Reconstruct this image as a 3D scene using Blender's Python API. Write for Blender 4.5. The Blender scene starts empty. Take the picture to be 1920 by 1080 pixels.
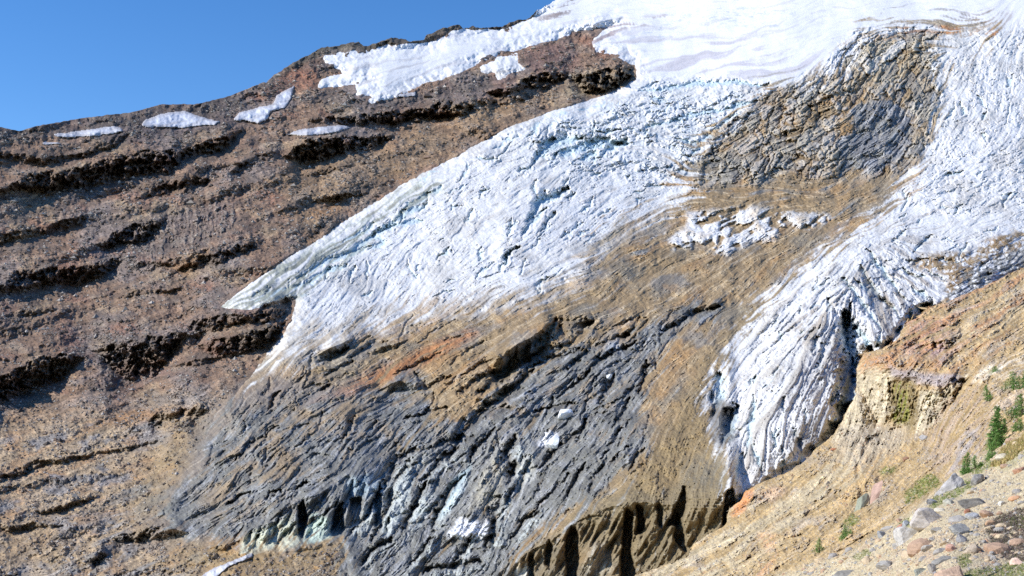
import bpy, math, time
import numpy as np
from mathutils import Vector, Matrix
T0 = time.time()
rng = np.random.default_rng(7)
f4 = np.float32
# ------------------------------------------------------------------ camera model
FOC = 2318.0                       # focal length in survey units (1920 wide)
PITCH = math.radians(5.0)
EYE = np.array([0.0, 0.0, 1.7])
FWD = np.array([0.0, math.cos(PITCH), math.sin(PITCH)])
UPV = np.array([0.0, -math.sin(PITCH), math.cos(PITCH)])
def world(u, v, D):
    x = (u - 960.0) / FOC * D
    y = (540.0 - v) / FOC * D
    return np.stack([x + EYE[0], D * FWD[1] + y * UPV[1] + EYE[1], D * FWD[2] + y * UPV[2] + EYE[2]], -1)

# ------------------------------------------------------------------ noise
def _tab(seed):
    r = np.random.default_rng(seed)
    return r.permutation(256).astype(np.int32), r.uniform(0, 2 * np.pi, 256)
def perlin(x, y, seed=0):
    p, a = _tab(seed)
    gx, gy = np.cos(a).astype(f4), np.sin(a).astype(f4)
    xi = np.floor(x); yi = np.floor(y)
    fx = (x - xi).astype(f4); fy = (y - yi).astype(f4)
    xi = xi.astype(np.int32) & 255; yi = yi.astype(np.int32) & 255
    u = fx * fx * fx * (fx * (fx * 6 - 15) + 10); w = fy * fy * fy * (fy * (fy * 6 - 15) + 10)
    def g(ix, iy, dx, dy):
        h = p[(p[ix & 255] + iy) & 255]
        return gx[h] * dx + gy[h] * dy
    a0 = g(xi, yi, fx, fy); a1 = g(xi + 1, yi, fx - 1, fy)
    b0 = g(xi, yi + 1, fx, fy - 1); b1 = g(xi + 1, yi + 1, fx - 1, fy - 1)
    t0 = a0 + u * (a1 - a0); t1 = b0 + u * (b1 - b0)
    return (t0 + w * (t1 - t0)) * 1.5
def fbm(x, y, o=4, seed=0, gain=0.5):
    s = 0; a = 1.0; n = 0; f = 1.0
    for i in range(o):
        s = s + a * perlin(x * f + 13.7 * i, y * f - 7.3 * i, seed + i); n += a; a *= gain; f *= 2.03
    return s / n
def ridged(x, y, o=4, seed=0, gain=0.5):
    s = 0; a = 1.0; n = 0; f = 1.0
    for i in range(o):
        s = s + a * (1 - 2 * np.abs(perlin(x * f + 3.1 * i, y * f + 9.2 * i, seed + i))); n += a; a *= gain; f *= 2.03
    return s / n
def worley(x, y, seed=0):
    r = np.random.default_rng(seed)
    p = r.permutation(256).astype(np.int32); jx = r.random(256).astype(f4); jy = r.random(256).astype(f4)
    xi = np.floor(x).astype(np.int32); yi = np.floor(y).astype(np.int32)
    f1 = np.full(x.shape, 9, f4); f2 = np.full(x.shape, 9, f4); cid = np.zeros(x.shape, np.int32)
    for dx in (-1, 0, 1):
        for dy in (-1, 0, 1):
            cx = xi + dx; cy = yi + dy
            h = p[(p[cx & 255] + cy) & 255]
            d = np.hypot(cx + jx[h] - x, cy + jy[h] - y).astype(f4)
            n = d < f1
            f2 = np.where(n, f1, np.minimum(f2, d)); cid = np.where(n, h, cid); f1 = np.where(n, d, f1)
    return f1, f2, p[cid].astype(f4) / 255.0
def sst(a, b, x):
    t = np.clip((x - a) / (b - a), 0, 1); return t * t * (3 - 2 * t)
def mix(a, b, m):
    m = np.asarray(m)[..., None] if np.ndim(a) != np.ndim(m) or np.ndim(b) == 1 else m
    return a + (b - a) * m
def C(r, g, b):
    """an observed daylight colour (0-255) as a linear base colour"""
    return np.array([((c / 255.0 + 0.055) / 1.055) ** 2.4 if c > 10 else c / 255.0 / 12.92 for c in (r, g, b)], f4)

# ------------------------------------------------------------------ a survey sheet of terrain
def axis(lo, a, b, hi, s):
    c = np.arange(a, b + s * 0.5, s); L = []; R = []
    st = s; x = a
    while x > lo: st *= 1.07; x -= st; L.append(x)
    st = s; x = c[-1]
    while x < hi: st *= 1.07; x += st; R.append(x)
    return np.concatenate([L[::-1], c, R])
class Sheet:
    def __init__(s, ul, ua, ub, uh, vl, va, vb, vh, step):
        s.u = axis(ul, ua, ub, uh, step); s.v = axis(vl, va, vb, vh, step); s.step = step
        U, V = np.meshgrid(s.u, s.v); s.U = U.astype(f4); s.V = V.astype(f4)
        s.shape = U.shape
        s.cu = np.arange(ul - 90, uh + 96, 6.0); s.cv = np.arange(vl - 90, vh + 96, 6.0)
        s.WU = s.U; s.WV = s.V
    def table(s, T, U, V):
        x = np.clip((U - s.cu[0]) / 6.0, 0, len(s.cu) - 1.01); y = np.clip((V - s.cv[0]) / 6.0, 0, len(s.cv) - 1.01)
        xi = x.astype(np.int32); yi = y.astype(np.int32); fx = x - xi; fy = y - yi
        return ((T[yi, xi] * (1 - fx) + T[yi, xi + 1] * fx) * (1 - fy) + (T[yi + 1, xi] * (1 - fx) + T[yi + 1, xi + 1] * fx) * fy).astype(f4)
    def sd(s, poly, U=None, V=None):
        """signed distance to a closed outline, positive inside"""
        X, Y = np.meshgrid(s.cu, s.cv)
        d = np.full(X.shape, 1e9); ins = np.zeros(X.shape, bool); n = len(poly)
        for i in range(n):
            x0, y0 = poly[i]; x1, y1 = poly[(i + 1) % n]
            ex, ey = x1 - x0, y1 - y0; L = ex * ex + ey * ey + 1e-9
            t = np.clip(((X - x0) * ex + (Y - y0) * ey) / L, 0, 1)
            d = np.minimum(d, np.hypot(X - x0 - t * ex, Y - y0 - t * ey))
            if y0 != y1:
                c = ((Y >= min(y0, y1)) & (Y < max(y0, y1))) & (X < x0 + (Y - y0) * ex / ey)
                ins ^= c
        T = np.where(ins, d, -d)
        return s.table(T, s.WU if U is None else U, s.WV if V is None else V)
    def mask(s, poly, soft=6.0):
        return sst(-soft, soft, s.sd(poly))
    def line(s, pts, reach=40, warp=True):
        """distance to an open line, side (positive on the right of travel) and 0..1 along it, within its box"""
        U, V = (s.WU, s.WV) if warp else (s.U, s.V)
        p = np.array([q[:2] for q in pts], float)
        j0, j1 = np.searchsorted(s.u, [p[:, 0].min() - reach - 8, p[:, 0].max() + reach + 8])
        i0, i1 = np.searchsorted(s.v, [p[:, 1].min() - reach - 8, p[:, 1].max() + reach + 8])
        sl = (slice(i0, i1), slice(j0, j1)); X = U[sl]; Y = V[sl]
        d = np.full(X.shape, 1e9); sg = np.ones(X.shape); al = np.zeros(X.shape); m = len(p) - 1
        for i in range(m):
            x0, y0 = p[i]; x1, y1 = p[i + 1]; ex, ey = x1 - x0, y1 - y0; L = ex * ex + ey * ey
            t = np.clip(((X - x0) * ex + (Y - y0) * ey) / L, 0, 1)
            q = np.hypot(X - x0 - t * ex, Y - y0 - t * ey); n = q < d
            d = np.where(n, q, d); al = np.where(n, (i + t) / m, al)
            sg = np.where(n, np.sign(ex * (Y - y0) - ey * (X - x0)), sg)
        return sl, d.astype(f4), sg.astype(f4), al.astype(f4)
    def lic(s, F, ang, L=12, st=1.0):
        """smear F along the direction field ang (radians, screen angle rising to the right)"""
        n, m = F.shape
        I, J = np.meshgrid(np.arange(n, dtype=f4), np.arange(m, dtype=f4), indexing='ij')
        cx = np.cos(ang).astype(f4); cy = -np.sin(ang).astype(f4)
        out = F.copy(); cnt = 1.0
        for sg in (1, -1):
            i = I.copy(); j = J.copy()
            for k in range(L):
                ii = np.clip(i, 0, n - 1).astype(np.int32); jj = np.clip(j, 0, m - 1).astype(np.int32)
                j = j + sg * st * cx[ii, jj]; i = i + sg * st * cy[ii, jj]
                ii = np.clip(i + .5, 0, n - 1).astype(np.int32); jj = np.clip(j + .5, 0, m - 1).astype(np.int32)
                out += F[ii, jj]
                cnt += 1
        return out / cnt
def norm(F):
    return (F - F.mean()) / (F.std() + 1e-9)
def tps(cp, U, V):
    cp = np.array(cp, float); P = cp[:, :2] / 1000.0; z = np.log(cp[:, 2]); n = len(P)
    def k(r2): return 0.5 * r2 * np.log(r2 + 1e-12)
    K = k(((P[:, None] - P[None]) ** 2).sum(-1)) + 1e-3 * np.eye(n)
    Q = np.hstack([np.ones((n, 1)), P]); A = np.block([[K, Q], [Q.T, np.zeros((3, 3))]])
    w = np.linalg.solve(A, np.concatenate([z, np.zeros(3)]))
    x = U / 1000.0; y = V / 1000.0
    r = w[n] + w[n + 1] * x + w[n + 2] * y
    for i in range(n): r = r + w[i] * k((x - P[i, 0]) ** 2 + (y - P[i, 1]) ** 2)
    return r.astype(np.float64)
def field(cp, U, V):
    """interpolated direction field from (u, v, degrees)"""
    sx = 0; sy = 0
    for (x, y, a) in cp:
        w = 1.0 / (((U - x) ** 2 + (V - y) ** 2) + 900.0) ** 1.5
        sx = sx + w * math.cos(2 * math.radians(a)); sy = sy + w * math.sin(2 * math.radians(a))
    return 0.5 * np.arctan2(sy, sx)
def coarse(fn, sh):
    X, Y = np.meshgrid(sh.cu, sh.cv); return sh.table(fn(X, Y), sh.U, sh.V)

# ------------------------------------------------------------------ meshes and tags
col = bpy.context.scene.collection
def tag(o, label=None, cat=None, group=None, kind=None):
    if label: o['label'] = label
    if cat: o['category'] = cat
    if group: o['group'] = group
    if kind: o['kind'] = kind
    return o
def empty(name, loc=(0, 0, 0)):
    o = bpy.data.objects.new(name, None); o.location = loc; col.objects.link(o); return o
def raw_mesh(name, co, faces, cols=None, smooth=True, normals=None):
    k = faces.shape[1]; me = bpy.data.meshes.new(name)
    me.vertices.add(len(co)); me.vertices.foreach_set('co', np.ascontiguousarray(co, f4).ravel())
    me.loops.add(faces.size); me.loops.foreach_set('vertex_index', faces.astype(np.int32).ravel())
    me.polygons.add(len(faces)); me.polygons.foreach_set('loop_start', (np.arange(len(faces)) * k).astype(np.int32))
    me.polygons.foreach_set('use_smooth', np.full(len(faces), smooth))
    if cols is not None:
        a = me.color_attributes.new('tint', 'FLOAT_COLOR', 'POINT')
        c = np.ones((len(co), 4), f4); c[:, :cols.shape[1]] = cols; a.data.foreach_set('color', c.ravel())
    me.update(calc_edges=True)
    if normals is not None: me.normals_split_custom_set_from_vertices(normals.astype(f4))
    return me
def add(name, me, mat, parent=None, local=False):
    o = bpy.data.objects.new(name, me)
    if mat and not me.materials: me.materials.append(mat)
    col.objects.link(o); o.parent = parent
    if parent is not None and not local: o.matrix_parent_inverse = Matrix.Translation(parent.location).inverted()
    return o
def sheet_parts(P, colr, keep, pid, specs, mat):
    """cut one surveyed surface into named parts: specs[i] = (name, parent)"""
    n, m = keep.shape
    idx = np.arange(n * m).reshape(n, m)
    q = np.stack([idx[:-1, :-1], idx[1:, :-1], idx[1:, 1:], idx[:-1, 1:]], -1)
    kf = keep[:-1, :-1] & keep[1:, :-1] & keep[1:, 1:] & keep[:-1, 1:]
    dv = np.zeros_like(P); du = np.zeros_like(P)
    dv[1:-1] = P[2:] - P[:-2]; dv[0] = P[1] - P[0]; dv[-1] = P[-1] - P[-2]
    du[:, 1:-1] = P[:, 2:] - P[:, :-2]; du[:, 0] = P[:, 1] - P[:, 0]; du[:, -1] = P[:, -1] - P[:, -2]
    N = np.cross(dv, du); N /= np.linalg.norm(N, axis=-1, keepdims=True) + 1e-12
    out = []
    pf = pid[:-1, :-1]
    for i, (name, parent) in enumerate(specs):
        fq = q[kf & (pf == i)]
        if len(fq) == 0: out.append(None); continue
        used = np.unique(fq); mp = np.full(n * m, -1, np.int64); mp[used] = np.arange(len(used))
        o = add(name, raw_mesh(name, P.reshape(-1, 3)[used], mp[fq], colr.reshape(-1, colr.shape[-1])[used], True, N.reshape(-1, 3)[used]), mat, parent)
        out.append(o)
    return out
def rock_material(name, scale, bump, rough=0.9, var=0.25, spec=0.15):
    m = bpy.data.materials.new(name); m.use_nodes = True; nt = m.node_tree; N = nt.nodes; L = nt.links
    b = N['Principled BSDF']; b.inputs['Roughness'].default_value = rough
    b.inputs['Specular IOR Level'].default_value = spec
    at = N.new('ShaderNodeAttribute'); at.attribute_name = 'tint'
    tc = N.new('ShaderNodeTexCoord')
    n1 = N.new('ShaderNodeTexNoise'); n1.inputs['Scale'].default_value = scale; n1.inputs['Detail'].default_value = 6; n1.inputs['Roughness'].default_value = 0.65
    L.new(tc.outputs['Object'], n1.inputs['Vector'])
    mr = N.new('ShaderNodeMapRange'); mr.inputs['From Min'].default_value = 0.3; mr.inputs['From Max'].default_value = 0.7
    mr.inputs['To Min'].default_value = 1 - var; mr.inputs['To Max'].default_value = 1 + var
    L.new(n1.outputs['Fac'], mr.inputs['Value'])
    mx = N.new('ShaderNodeVectorMath'); mx.operation = 'SCALE'
    L.new(at.outputs['Color'], mx.inputs[0]); L.new(mr.outputs['Result'], mx.inputs['Scale'])
    L.new(mx.outputs['Vector'], b.inputs['Base Color'])
    bp = N.new('ShaderNodeBump'); bp.inputs['Strength'].default_value = 0.6; bp.inputs['Distance'].default_value = bump
    L.new(n1.outputs['Fac'], bp.inputs['Height']); L.new(bp.outputs['Normal'], b.inputs['Normal'])
    return m
M_bed = rock_material('weathered_bedrock', 0.35, 1.2, 0.92, 0.22)
M_ice = rock_material('glacier_ice', 0.4, 0.5, 0.7, 0.07, 0.3)
M_mor = rock_material('moraine_soil', 2.2, 0.12, 0.95, 0.2)
M_stone = rock_material('boulder_stone', 6.0, 0.03, 0.9, 0.22)

#@@TERRAIN
# ================================================================== far terrain
STEP = 1.35
A = Sheet(-260, -8, 1930, 2250, -330, -10, 1092, 1330, STEP)
U, V = A.U, A.V
cpD = [(0, 1080, 430), (450, 1060, 370), (900, 1080, 330), (1300, 1080, 270), (1650, 1080, 235), (-260, 1300, 330), (900, 1330, 250), (2250, 1330, 150),
       (0, 850, 620), (0, 700, 780), (0, 480, 1050), (0, 300, 1290), (0, 240, 1400), (-260, 240, 1300), (-260, 700, 700),
       (250, 210, 1600), (500, 150, 1850), (650, 90, 2100), (1000, 40, 2500), (1500, -120, 3000), (2250, -300, 3400),
       (1190, 150, 1900), (900, 250, 1550), (700, 400, 1180), (450, 560, 850), (420, 760, 620), (620, 600, 790), (900, 480, 960),
       (1250, 380, 1200), (1600, 350, 1200), (1500, 200, 1600), (1850, 80, 1950), (2250, 80, 1900), (1900, 300, 1250), (2250, 350, 1150), (1900, 450, 850),
       (1500, 480, 870), (1650, 560, 640), (1650, 680, 420), (1450, 850, 330), (1350, 950, 300), (1150, 700, 560), (1000, 850, 430), (800, 780, 560), (1350, 620, 620),
       (300, 300, 1380), (300, 500, 1030), (250, 700, 760), (250, 900, 550), (800, 120, 2050), (1200, 60, 2350)]
LD0 = coarse(lambda X, Y: tps(cpD, X, Y), A).astype(np.float64)
def grad_v(F):
    g = np.zeros_like(F); g[1:-1] = (F[2:] - F[:-2]) / (A.v[2:] - A.v[:-2])[:, None]; g[0] = g[1]; g[-1] = g[-2]; return g
G = np.clip(-grad_v(LD0), 0.0008, 0.0035)

# shared wandering of every outline
wx = fbm(U / 60, V / 60, 5, 11, 0.6) * 17 + fbm(U / 9, V / 9, 3, 12) * 5
wy = fbm(U / 60, V / 60, 5, 21, 0.6) * 13 + fbm(U / 9, V / 9, 3, 22) * 5
A.WU = U + wx; A.WV = V + wy

dirs = [(100, 250, 8), (300, 300, 13), (100, 450, 12), (350, 480, 20), (100, 650, 12), (300, 750, 15), (100, 900, 20), (200, 1020, 24), (600, 250, 12), (800, 230, 12),
        (1000, 180, 14), (700, 130, 14), (900, 90, 10), (1250, 60, 8), (1400, 110, 10), (1600, 20, 3), (1750, 60, 170),
        (1100, 230, 32), (900, 320, 33), (700, 440, 33), (520, 540, 28), (600, 590, 52), (680, 520, 62), (780, 520, 62), (900, 450, 42), (1000, 500, 26), (1050, 380, 45),
        (1200, 200, 20), (1250, 300, 150), (1200, 400, 25), (500, 700, 42), (420, 780, 45), (650, 660, 24), (800, 620, 24), (1000, 570, 24), (1200, 500, 30), (1100, 620, 34),
        (700, 720, 30), (480, 850, 45), (350, 950, 38), (600, 850, 42), (800, 850, 50), (700, 950, 62), (950, 900, 60), (1100, 850, 52), (1200, 740, 50), (1300, 650, 48), (1000, 700, 38),
        (900, 1040, 52), (1150, 900, 46), (1250, 850, 70), (1200, 1000, 80), (1330, 980, 84), (1450, 500, 40), (1600, 430, 30), (1750, 420, 14), (1550, 520, 38), (1480, 620, 44), (1430, 720, 52), (1450, 820, 78), (1540, 800, 66),
        (1610, 580, 96), (1650, 540, 118), (1700, 500, 145), (1590, 500, 48), (1560, 660, 75), (1850, 480, 30), (1850, 330, 20), (1800, 250, 60), (1870, 180, 80), (1780, 150, 60),
        (1400, 300, 38), (1350, 370, 2), (1500, 360, 175), (1500, 220, 30), (1620, 260, 35), (1600, 130, 65), (1720, 230, 70), (1400, 430, 30), (1680, 340, 40)]
ANG = coarse(lambda X, Y: np.cos(2 * field(dirs, X, Y)), A), coarse(lambda X, Y: np.sin(2 * field(dirs, X, Y)), A)
ANG = 0.5 * np.arctan2(ANG[1], ANG[0]) + 0.55 * fbm(U / 70, V / 55, 3, 29) + 0.5 * fbm(U / 22, V / 18, 2, 30)

white = rng.standard_normal(A.shape).astype(f4)
streak = norm(A.lic(white, ANG, 14))                       # fine streaks along the flow
w2 = perlin(U / 5, V / 5, 31) + 0.6 * perlin(U / 11, V / 11, 32)
streak2 = norm(A.lic(w2, ANG, 22, 1.3))                    # broad streaks
w3 = perlin(U / 16, V / 16, 33) + 0.5 * perlin(U / 30, V / 30, 34)
streak3 = norm(A.lic(w3, ANG, 40, 1.8))                    # long bands
grain = norm(perlin(U / 2.6, V / 2.6, 35) + 0.7 * white * 0.5)
n_big = fbm(U / 150, V / 120, 4, 41); n_mid = fbm(U / 45, V / 38, 4, 42); n_sm = fbm(U / 14, V / 11, 3, 43); n_lo = fbm(U / 300, V / 260, 3, 44)
crag = ridged(A.WU / 34, A.WV / 24, 5, 51, 0.6)
f1, f2, cidb = worley(U / 7.5 + n_sm, V / 5.5, 52)          # broken blocks
f1s, f2s, cids = worley(U / 3.6, V / 2.9, 53)
print('noise', round(time.time() - T0, 1))

# ---- outlines (survey units)
SKY = [(-400, 300), (-60, 246), (0, 238), (36, 246), (52, 241), (70, 236), (150, 222), (250, 210), (300, 196), (370, 195), (430, 180), (500, 152), (530, 130), (560, 112), (590, 97), (600, 90), (640, 84), (672, 77),
       (682, 88), (700, 82), (735, 70), (752, 72), (770, 78), (795, 74), (800, 66), (830, 52), (862, 46), (868, 54), (885, 49), (895, 52), (940, 50), (972, 36), (985, 38), (1005, 22), (1030, 8), (1060, -14), (1300, -130), (1900, -260), (2400, -320)]
SNOW_TOP = [(604, 104), (650, 94), (690, 92), (735, 78), (770, 80), (800, 80), (850, 56), (880, 54), (940, 52), (975, 42), (1000, 30), (1050, -60), (1300, -220), (2500, -500), (2500, 300), (1400, 260), (1200, 180), (1194, 128), (1150, 104), (1108, 100),
            (1112, 70), (1148, 48), (1100, 60), (1010, 84), (940, 104), (895, 120), (860, 138), (800, 160), (760, 178), (700, 197), (690, 190), (700, 179), (668, 180), (664, 160), (690, 149), (640, 165), (596, 165), (598, 147), (640, 137), (612, 124)]
SNOW_TONGUE = [(897, 124), (935, 108), (978, 94), (970, 116), (1000, 128), (965, 140), (935, 151), (928, 140), (905, 142)]
GLACIER = [(1150, 60), (1190, 120), (1192, 146), (1140, 176), (1020, 212), (960, 235), (860, 290), (780, 330), (700, 380), (620, 430), (560, 470), (500, 510), (450, 545), (410, 577), (470, 580), (556, 556),
           (545, 590), (534, 625), (500, 665), (470, 702), (440, 738), (405, 775), (380, 830), (335, 900), (300, 960), (340, 1010), (430, 1044), (520, 1040), (640, 1022), (655, 1080), (640, 1500), (2500, 1500), (2500, -100), (1500, -100)]
PATCHES = [([(70, 257), (130, 248), (215, 236), (235, 243), (226, 249), (180, 256), (120, 258)], 'long thin grey-white snow strip lying below the left end of the skyline'),
           ([(72, 264), (115, 267), (116, 271), (82, 271)], 'tiny snow scrap below the long thin snow strip at far left'),
           ([(264, 238), (268, 226), (300, 214), (345, 207), (370, 216), (415, 229), (400, 234), (370, 236), (342, 240), (300, 239)], 'domed snow patch in the hollow below the left skyline'),
           ([(432, 228), (450, 212), (490, 200), (512, 194), (520, 178), (551, 160), (546, 184), (536, 204), (508, 208), (502, 224), (484, 232), (460, 226)], 'bent snow patch running down from the slope to a wide foot'),
           ([(530, 252), (560, 243), (600, 238), (645, 236), (665, 238), (625, 250), (570, 254)], 'thin snow strip lying between two dark cliff bands'),
           ([(735, 186), (745, 178), (780, 172), (778, 180)], 'small snow scrap under the lower edge of the upper snowfield'),
           ([(945, 178), (970, 173), (968, 180), (948, 181)], 'very small snow scrap at the foot of the tan columns'),
           ([(360, 1090), (400, 1066), (470, 1036), (478, 1041), (430, 1062), (395, 1092)], 'narrow white snow strip below the grey-green ice wall')]
DEBRIS = [(270, 860), (372, 775), (436, 722), (500, 680), (560, 660), (620, 640), (700, 612), (800, 582), (850, 576), (960, 560), (1010, 552), (1080, 520), (1100, 480), (1150, 430), (1210, 405), (1270, 388), (1300, 350), (1270, 338), (1310, 290), (1330, 255), (1400, 205), (1440, 168), (1500, 152), (1560, 136), (1590, 100), (1620, 66), (1690, 50), (1780, 46),
          (1860, 52), (1830, 62), (1780, 64), (1740, 85), (1762, 120), (1765, 160), (1750, 235), (1725, 290), (1712, 345), (1668, 376), (1648, 400), (1600, 432), (1555, 470), (1520, 492), (1480, 522), (1440, 560), (1420, 590), (1385, 632), (1350, 690), (1330, 735), (1340, 800), (1350, 850), (1368, 900), (1376, 1100), (1376, 1500), (300, 1500), (60, 1000)]
DEBRIS_RIGHT = [(2400, 425), (1930, 430), (1860, 446), (1820, 470), (1780, 476), (1730, 478), (1706, 486), (1720, 500), (1760, 510), (1775, 528), (1770, 560), (1740, 590), (1900, 620), (2400, 620)]
GREY = [(1360, 556), (1300, 570), (1200, 618), (1130, 640), (1040, 645), (1000, 660), (950, 728), (905, 752), (870, 800), (830, 790), (800, 770), (800, 735), (790, 706), (750, 704), (715, 724), (660, 740), (560, 762), (640, 725), (600, 722), (520, 752), (440, 765), (400, 800), (380, 860), (300, 960), (330, 1010), (640, 1015), (600, 1300), (930, 1300), (960, 1050), (1010, 1000), (1070, 960), (1110, 925), (1180, 885), (1222, 848), (1212, 800), (1210, 710), (1262, 640), (1368, 580)]
GREY_UP = [(1600, 200), (1650, 190), (1692, 192), (1712, 240), (1700, 290), (1640, 322), (1600, 322), (1582, 290), (1560, 262), (1600, 240), (1590, 215)]
GREY_LOW = [(380, 745), (520, 700), (640, 720), (760, 760), (700, 860), (560, 960), (300, 1040), (200, 1080), (330, 900)]
GREY_R = [(1770, 560), (1800, 520), (1860, 480), (1940, 450), (2200, 440), (2200, 560), (1800, 600)]
WHITES = [[(1290, 402), (1350, 392), (1440, 395), (1556, 402), (1540, 420), (1470, 432), (1440, 452), (1390, 462), (1350, 476), (1300, 462), (1262, 468), (1250, 452), (1290, 430)]]
RUST = [(585, 757), (640, 728), (720, 688), (800, 650), (880, 620), (900, 626), (820, 676), (720, 720), (640, 752), (590, 766)]
ORANGE2 = [(1610, 70), (1660, 56), (1760, 50), (1850, 56), (1920, 52), (1920, 62), (1830, 66), (1740, 66), (1650, 76)]
BROWN_CLIFF = [(945, 1060), (1010, 1010), (1060, 985), (1100, 950), (1140, 925), (1190, 915), (1230, 930), (1280, 900), (1350, 860), (1380, 930), (1380, 1500), (930, 1500)]
skv = np.interp(A.u, [p[0] for p in SKY], [p[1] for p in SKY])
skv = skv + (fbm(A.u / 13, A.u * 0, 4, 61, 0.6) * 4.5) * np.where((A.u > 480) & (A.u < 1060), 1.0, 0.45)
sdS = A.sd(SNOW_TOP, U + .45 * wx, V + .45 * wy); sdG = A.sd(GLACIER, U + .35 * wx, V + .35 * wy); sdT = A.sd(SNOW_TONGUE, U + .5 * wx, V + .5 * wy)
sdPs = [A.sd(p, U + wx * 0.25, V + wy * 0.25) for p, _ in PATCHES]
sdI = np.maximum(np.maximum(sdS, sdG), sdT)
ledg = V * 0.0
print('outlines', round(time.time() - T0, 1))

# ================================================================== bedrock relief
Hb = 20 * n_lo + 9 * n_big + 6.5 * n_mid + 2.3 * n_sm
Hr = V * 0.0
Hr = Hr + (2.4 + 5.0 * sst(-.2, .3, fbm(U / 80, V / 50, 3, 143))) * crag + 0.7 * streak3 + 0.35 * streak2 + 2.0 * n_sm
Hr = Hr + 2.6 * np.clip(0.55 - f1, 0, 1) * (cidb > .45) * sst(-0.3, 0.3, n_mid + 0.4 * n_big) + 1.3 * np.clip(.5 - f1s, 0, 1) * (cids > .4) * (0.4 + sst(-.2, .3, n_mid)) - 0.9 * np.exp(-(norm(streak3 + .5 * streak2) / .14) ** 2) * sst(0, .4, n_big + .3)
pz = sst(-.15, .25, fbm(U / 95, V / 48, 4, 144)); Hr = Hr * (0.38 + 0.5 * pz)
Hb = Hb + Hr
# bedding steps: many thin ledges
lay = (A.WV + 0.23 * A.WU + 30 * n_big + 9 * n_mid) / 52.0
fr = lay - np.floor(lay); lid = np.floor(lay)
step_amp = np.clip(perlin(A.WU / 210 + lid * 5.3, lid * 3.1, 71) + 0.3, 0, 1)
Hb = Hb + step_amp * 15 * np.where(fr < 0.72, fr / 0.72, (1 - fr) / 0.28)
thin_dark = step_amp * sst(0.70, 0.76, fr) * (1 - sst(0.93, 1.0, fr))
LEDGES = [[(-60, 280, 14), (0, 283, 14), (80, 296, 14), (150, 286, 12), (210, 262, 16), (245, 250, 5)],
          [(-80, 350, 20), (10, 352, 10), (35, 332, 26), (80, 322, 40), (150, 315, 42), (215, 292, 48), (320, 282, 42), (340, 280, 20), (400, 262, 24), (450, 244, 24), (462, 243, 4)],
          [(232, 370, 8), (300, 348, 20), (345, 338, 22), (385, 332, 20), (400, 338, 4)],
          [(520, 300, 6), (548, 280, 30), (575, 262, 44), (640, 256, 34), (700, 252, 24), (752, 256, 10), (760, 258, 3)],
          [(560, 222, 6), (640, 218, 16), (690, 214, 24), (760, 206, 22), (835, 194, 26), (885, 194, 22), (896, 196, 4)],
          [(905, 176, 8), (930, 164, 18), (965, 160, 14), (985, 142, 22), (1020, 134, 26), (1060, 138, 14), (1075, 138, 3)],
          [(-60, 448, 20), (20, 436, 18), (70, 428, 16), (130, 408, 20), (165, 402, 12), (172, 404, 3)],
          [(170, 462, 8), (215, 436, 28), (260, 420, 30), (310, 406, 26), (318, 408, 4)],
          [(-60, 540, 30), (0, 532, 20), (30, 512, 34), (90, 502, 36), (150, 500, 34), (240, 480, 16), (246, 480, 3)],
          [(-60, 712, 52), (0, 704, 52), (60, 676, 56), (110, 666, 46), (160, 668, 22), (172, 680, 4)],
          [(165, 660, 16), (200, 648, 66), (280, 632, 78), (345, 622, 70), (360, 620, 20)],
          [(340, 606, 10), (380, 596, 28), (440, 588, 24), (530, 580, 18), (545, 580, 10)],
          [(362, 650, 10), (400, 638, 30), (470, 622, 34), (528, 606, 34), (540, 600, 10)],
          [(320, 508, 4), (350, 492, 16), (400, 476, 20), (470, 456, 16), (482, 455, 3)],
          [(-60, 905, 14), (0, 888, 16), (60, 866, 16), (120, 856, 12), (230, 840, 4)],
          [(268, 790, 4), (290, 776, 20), (340, 764, 22), (352, 768, 4)], [(345, 780, 4), (360, 764, 20), (385, 762, 20), (395, 770, 4)],
          [(470, 590, 3), (500, 566, 8), (553, 556, 10), (560, 556, 2)], [(180, 850, 3), (240, 838, 10), (300, 820, 6), (310, 820, 2)],
          [(60, 960, 3), (110, 948, 12), (180, 930, 8), (190, 930, 2)], [(0, 990, 12), (60, 980, 14), (120, 985, 4)], [(200, 1010, 3), (230, 1000, 18), (280, 990, 22), (345, 996, 10), (360, 1000, 3)],
          [(390, 1030, 3), (420, 1020, 12), (455, 1008, 10), (462, 1008, 2)], [(160, 1052, 3), (178, 1040, 22), (196, 1034, 20), (204, 1040, 3)],
          [(560, 330, 3), (600, 318, 12), (660, 310, 8), (670, 312, 2)], [(590, 380, 3), (620, 366, 14), (690, 356, 8), (700, 356, 2)], [(300, 690, 3), (380, 672, 12), (460, 655, 10), (470, 655, 2)],
          [(0, 590, 8), (50, 582, 12), (110, 578, 6), (116, 578, 2)], [(200, 560, 2), (260, 546, 10), (330, 540, 5), (340, 540, 2)], [(420, 320, 2), (440, 312, 14), (480, 300, 10), (490, 300, 2)], [(1060, 142, 20), (1080, 138, 40), (1120, 132, 44), (1180, 125, 40), (1200, 126, 20)]]
ledge_id = np.zeros(A.shape, np.int32); DL = []
rib = fbm(A.u / 7.0, A.u * 0 + 3, 3, 81, 0.7)
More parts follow.
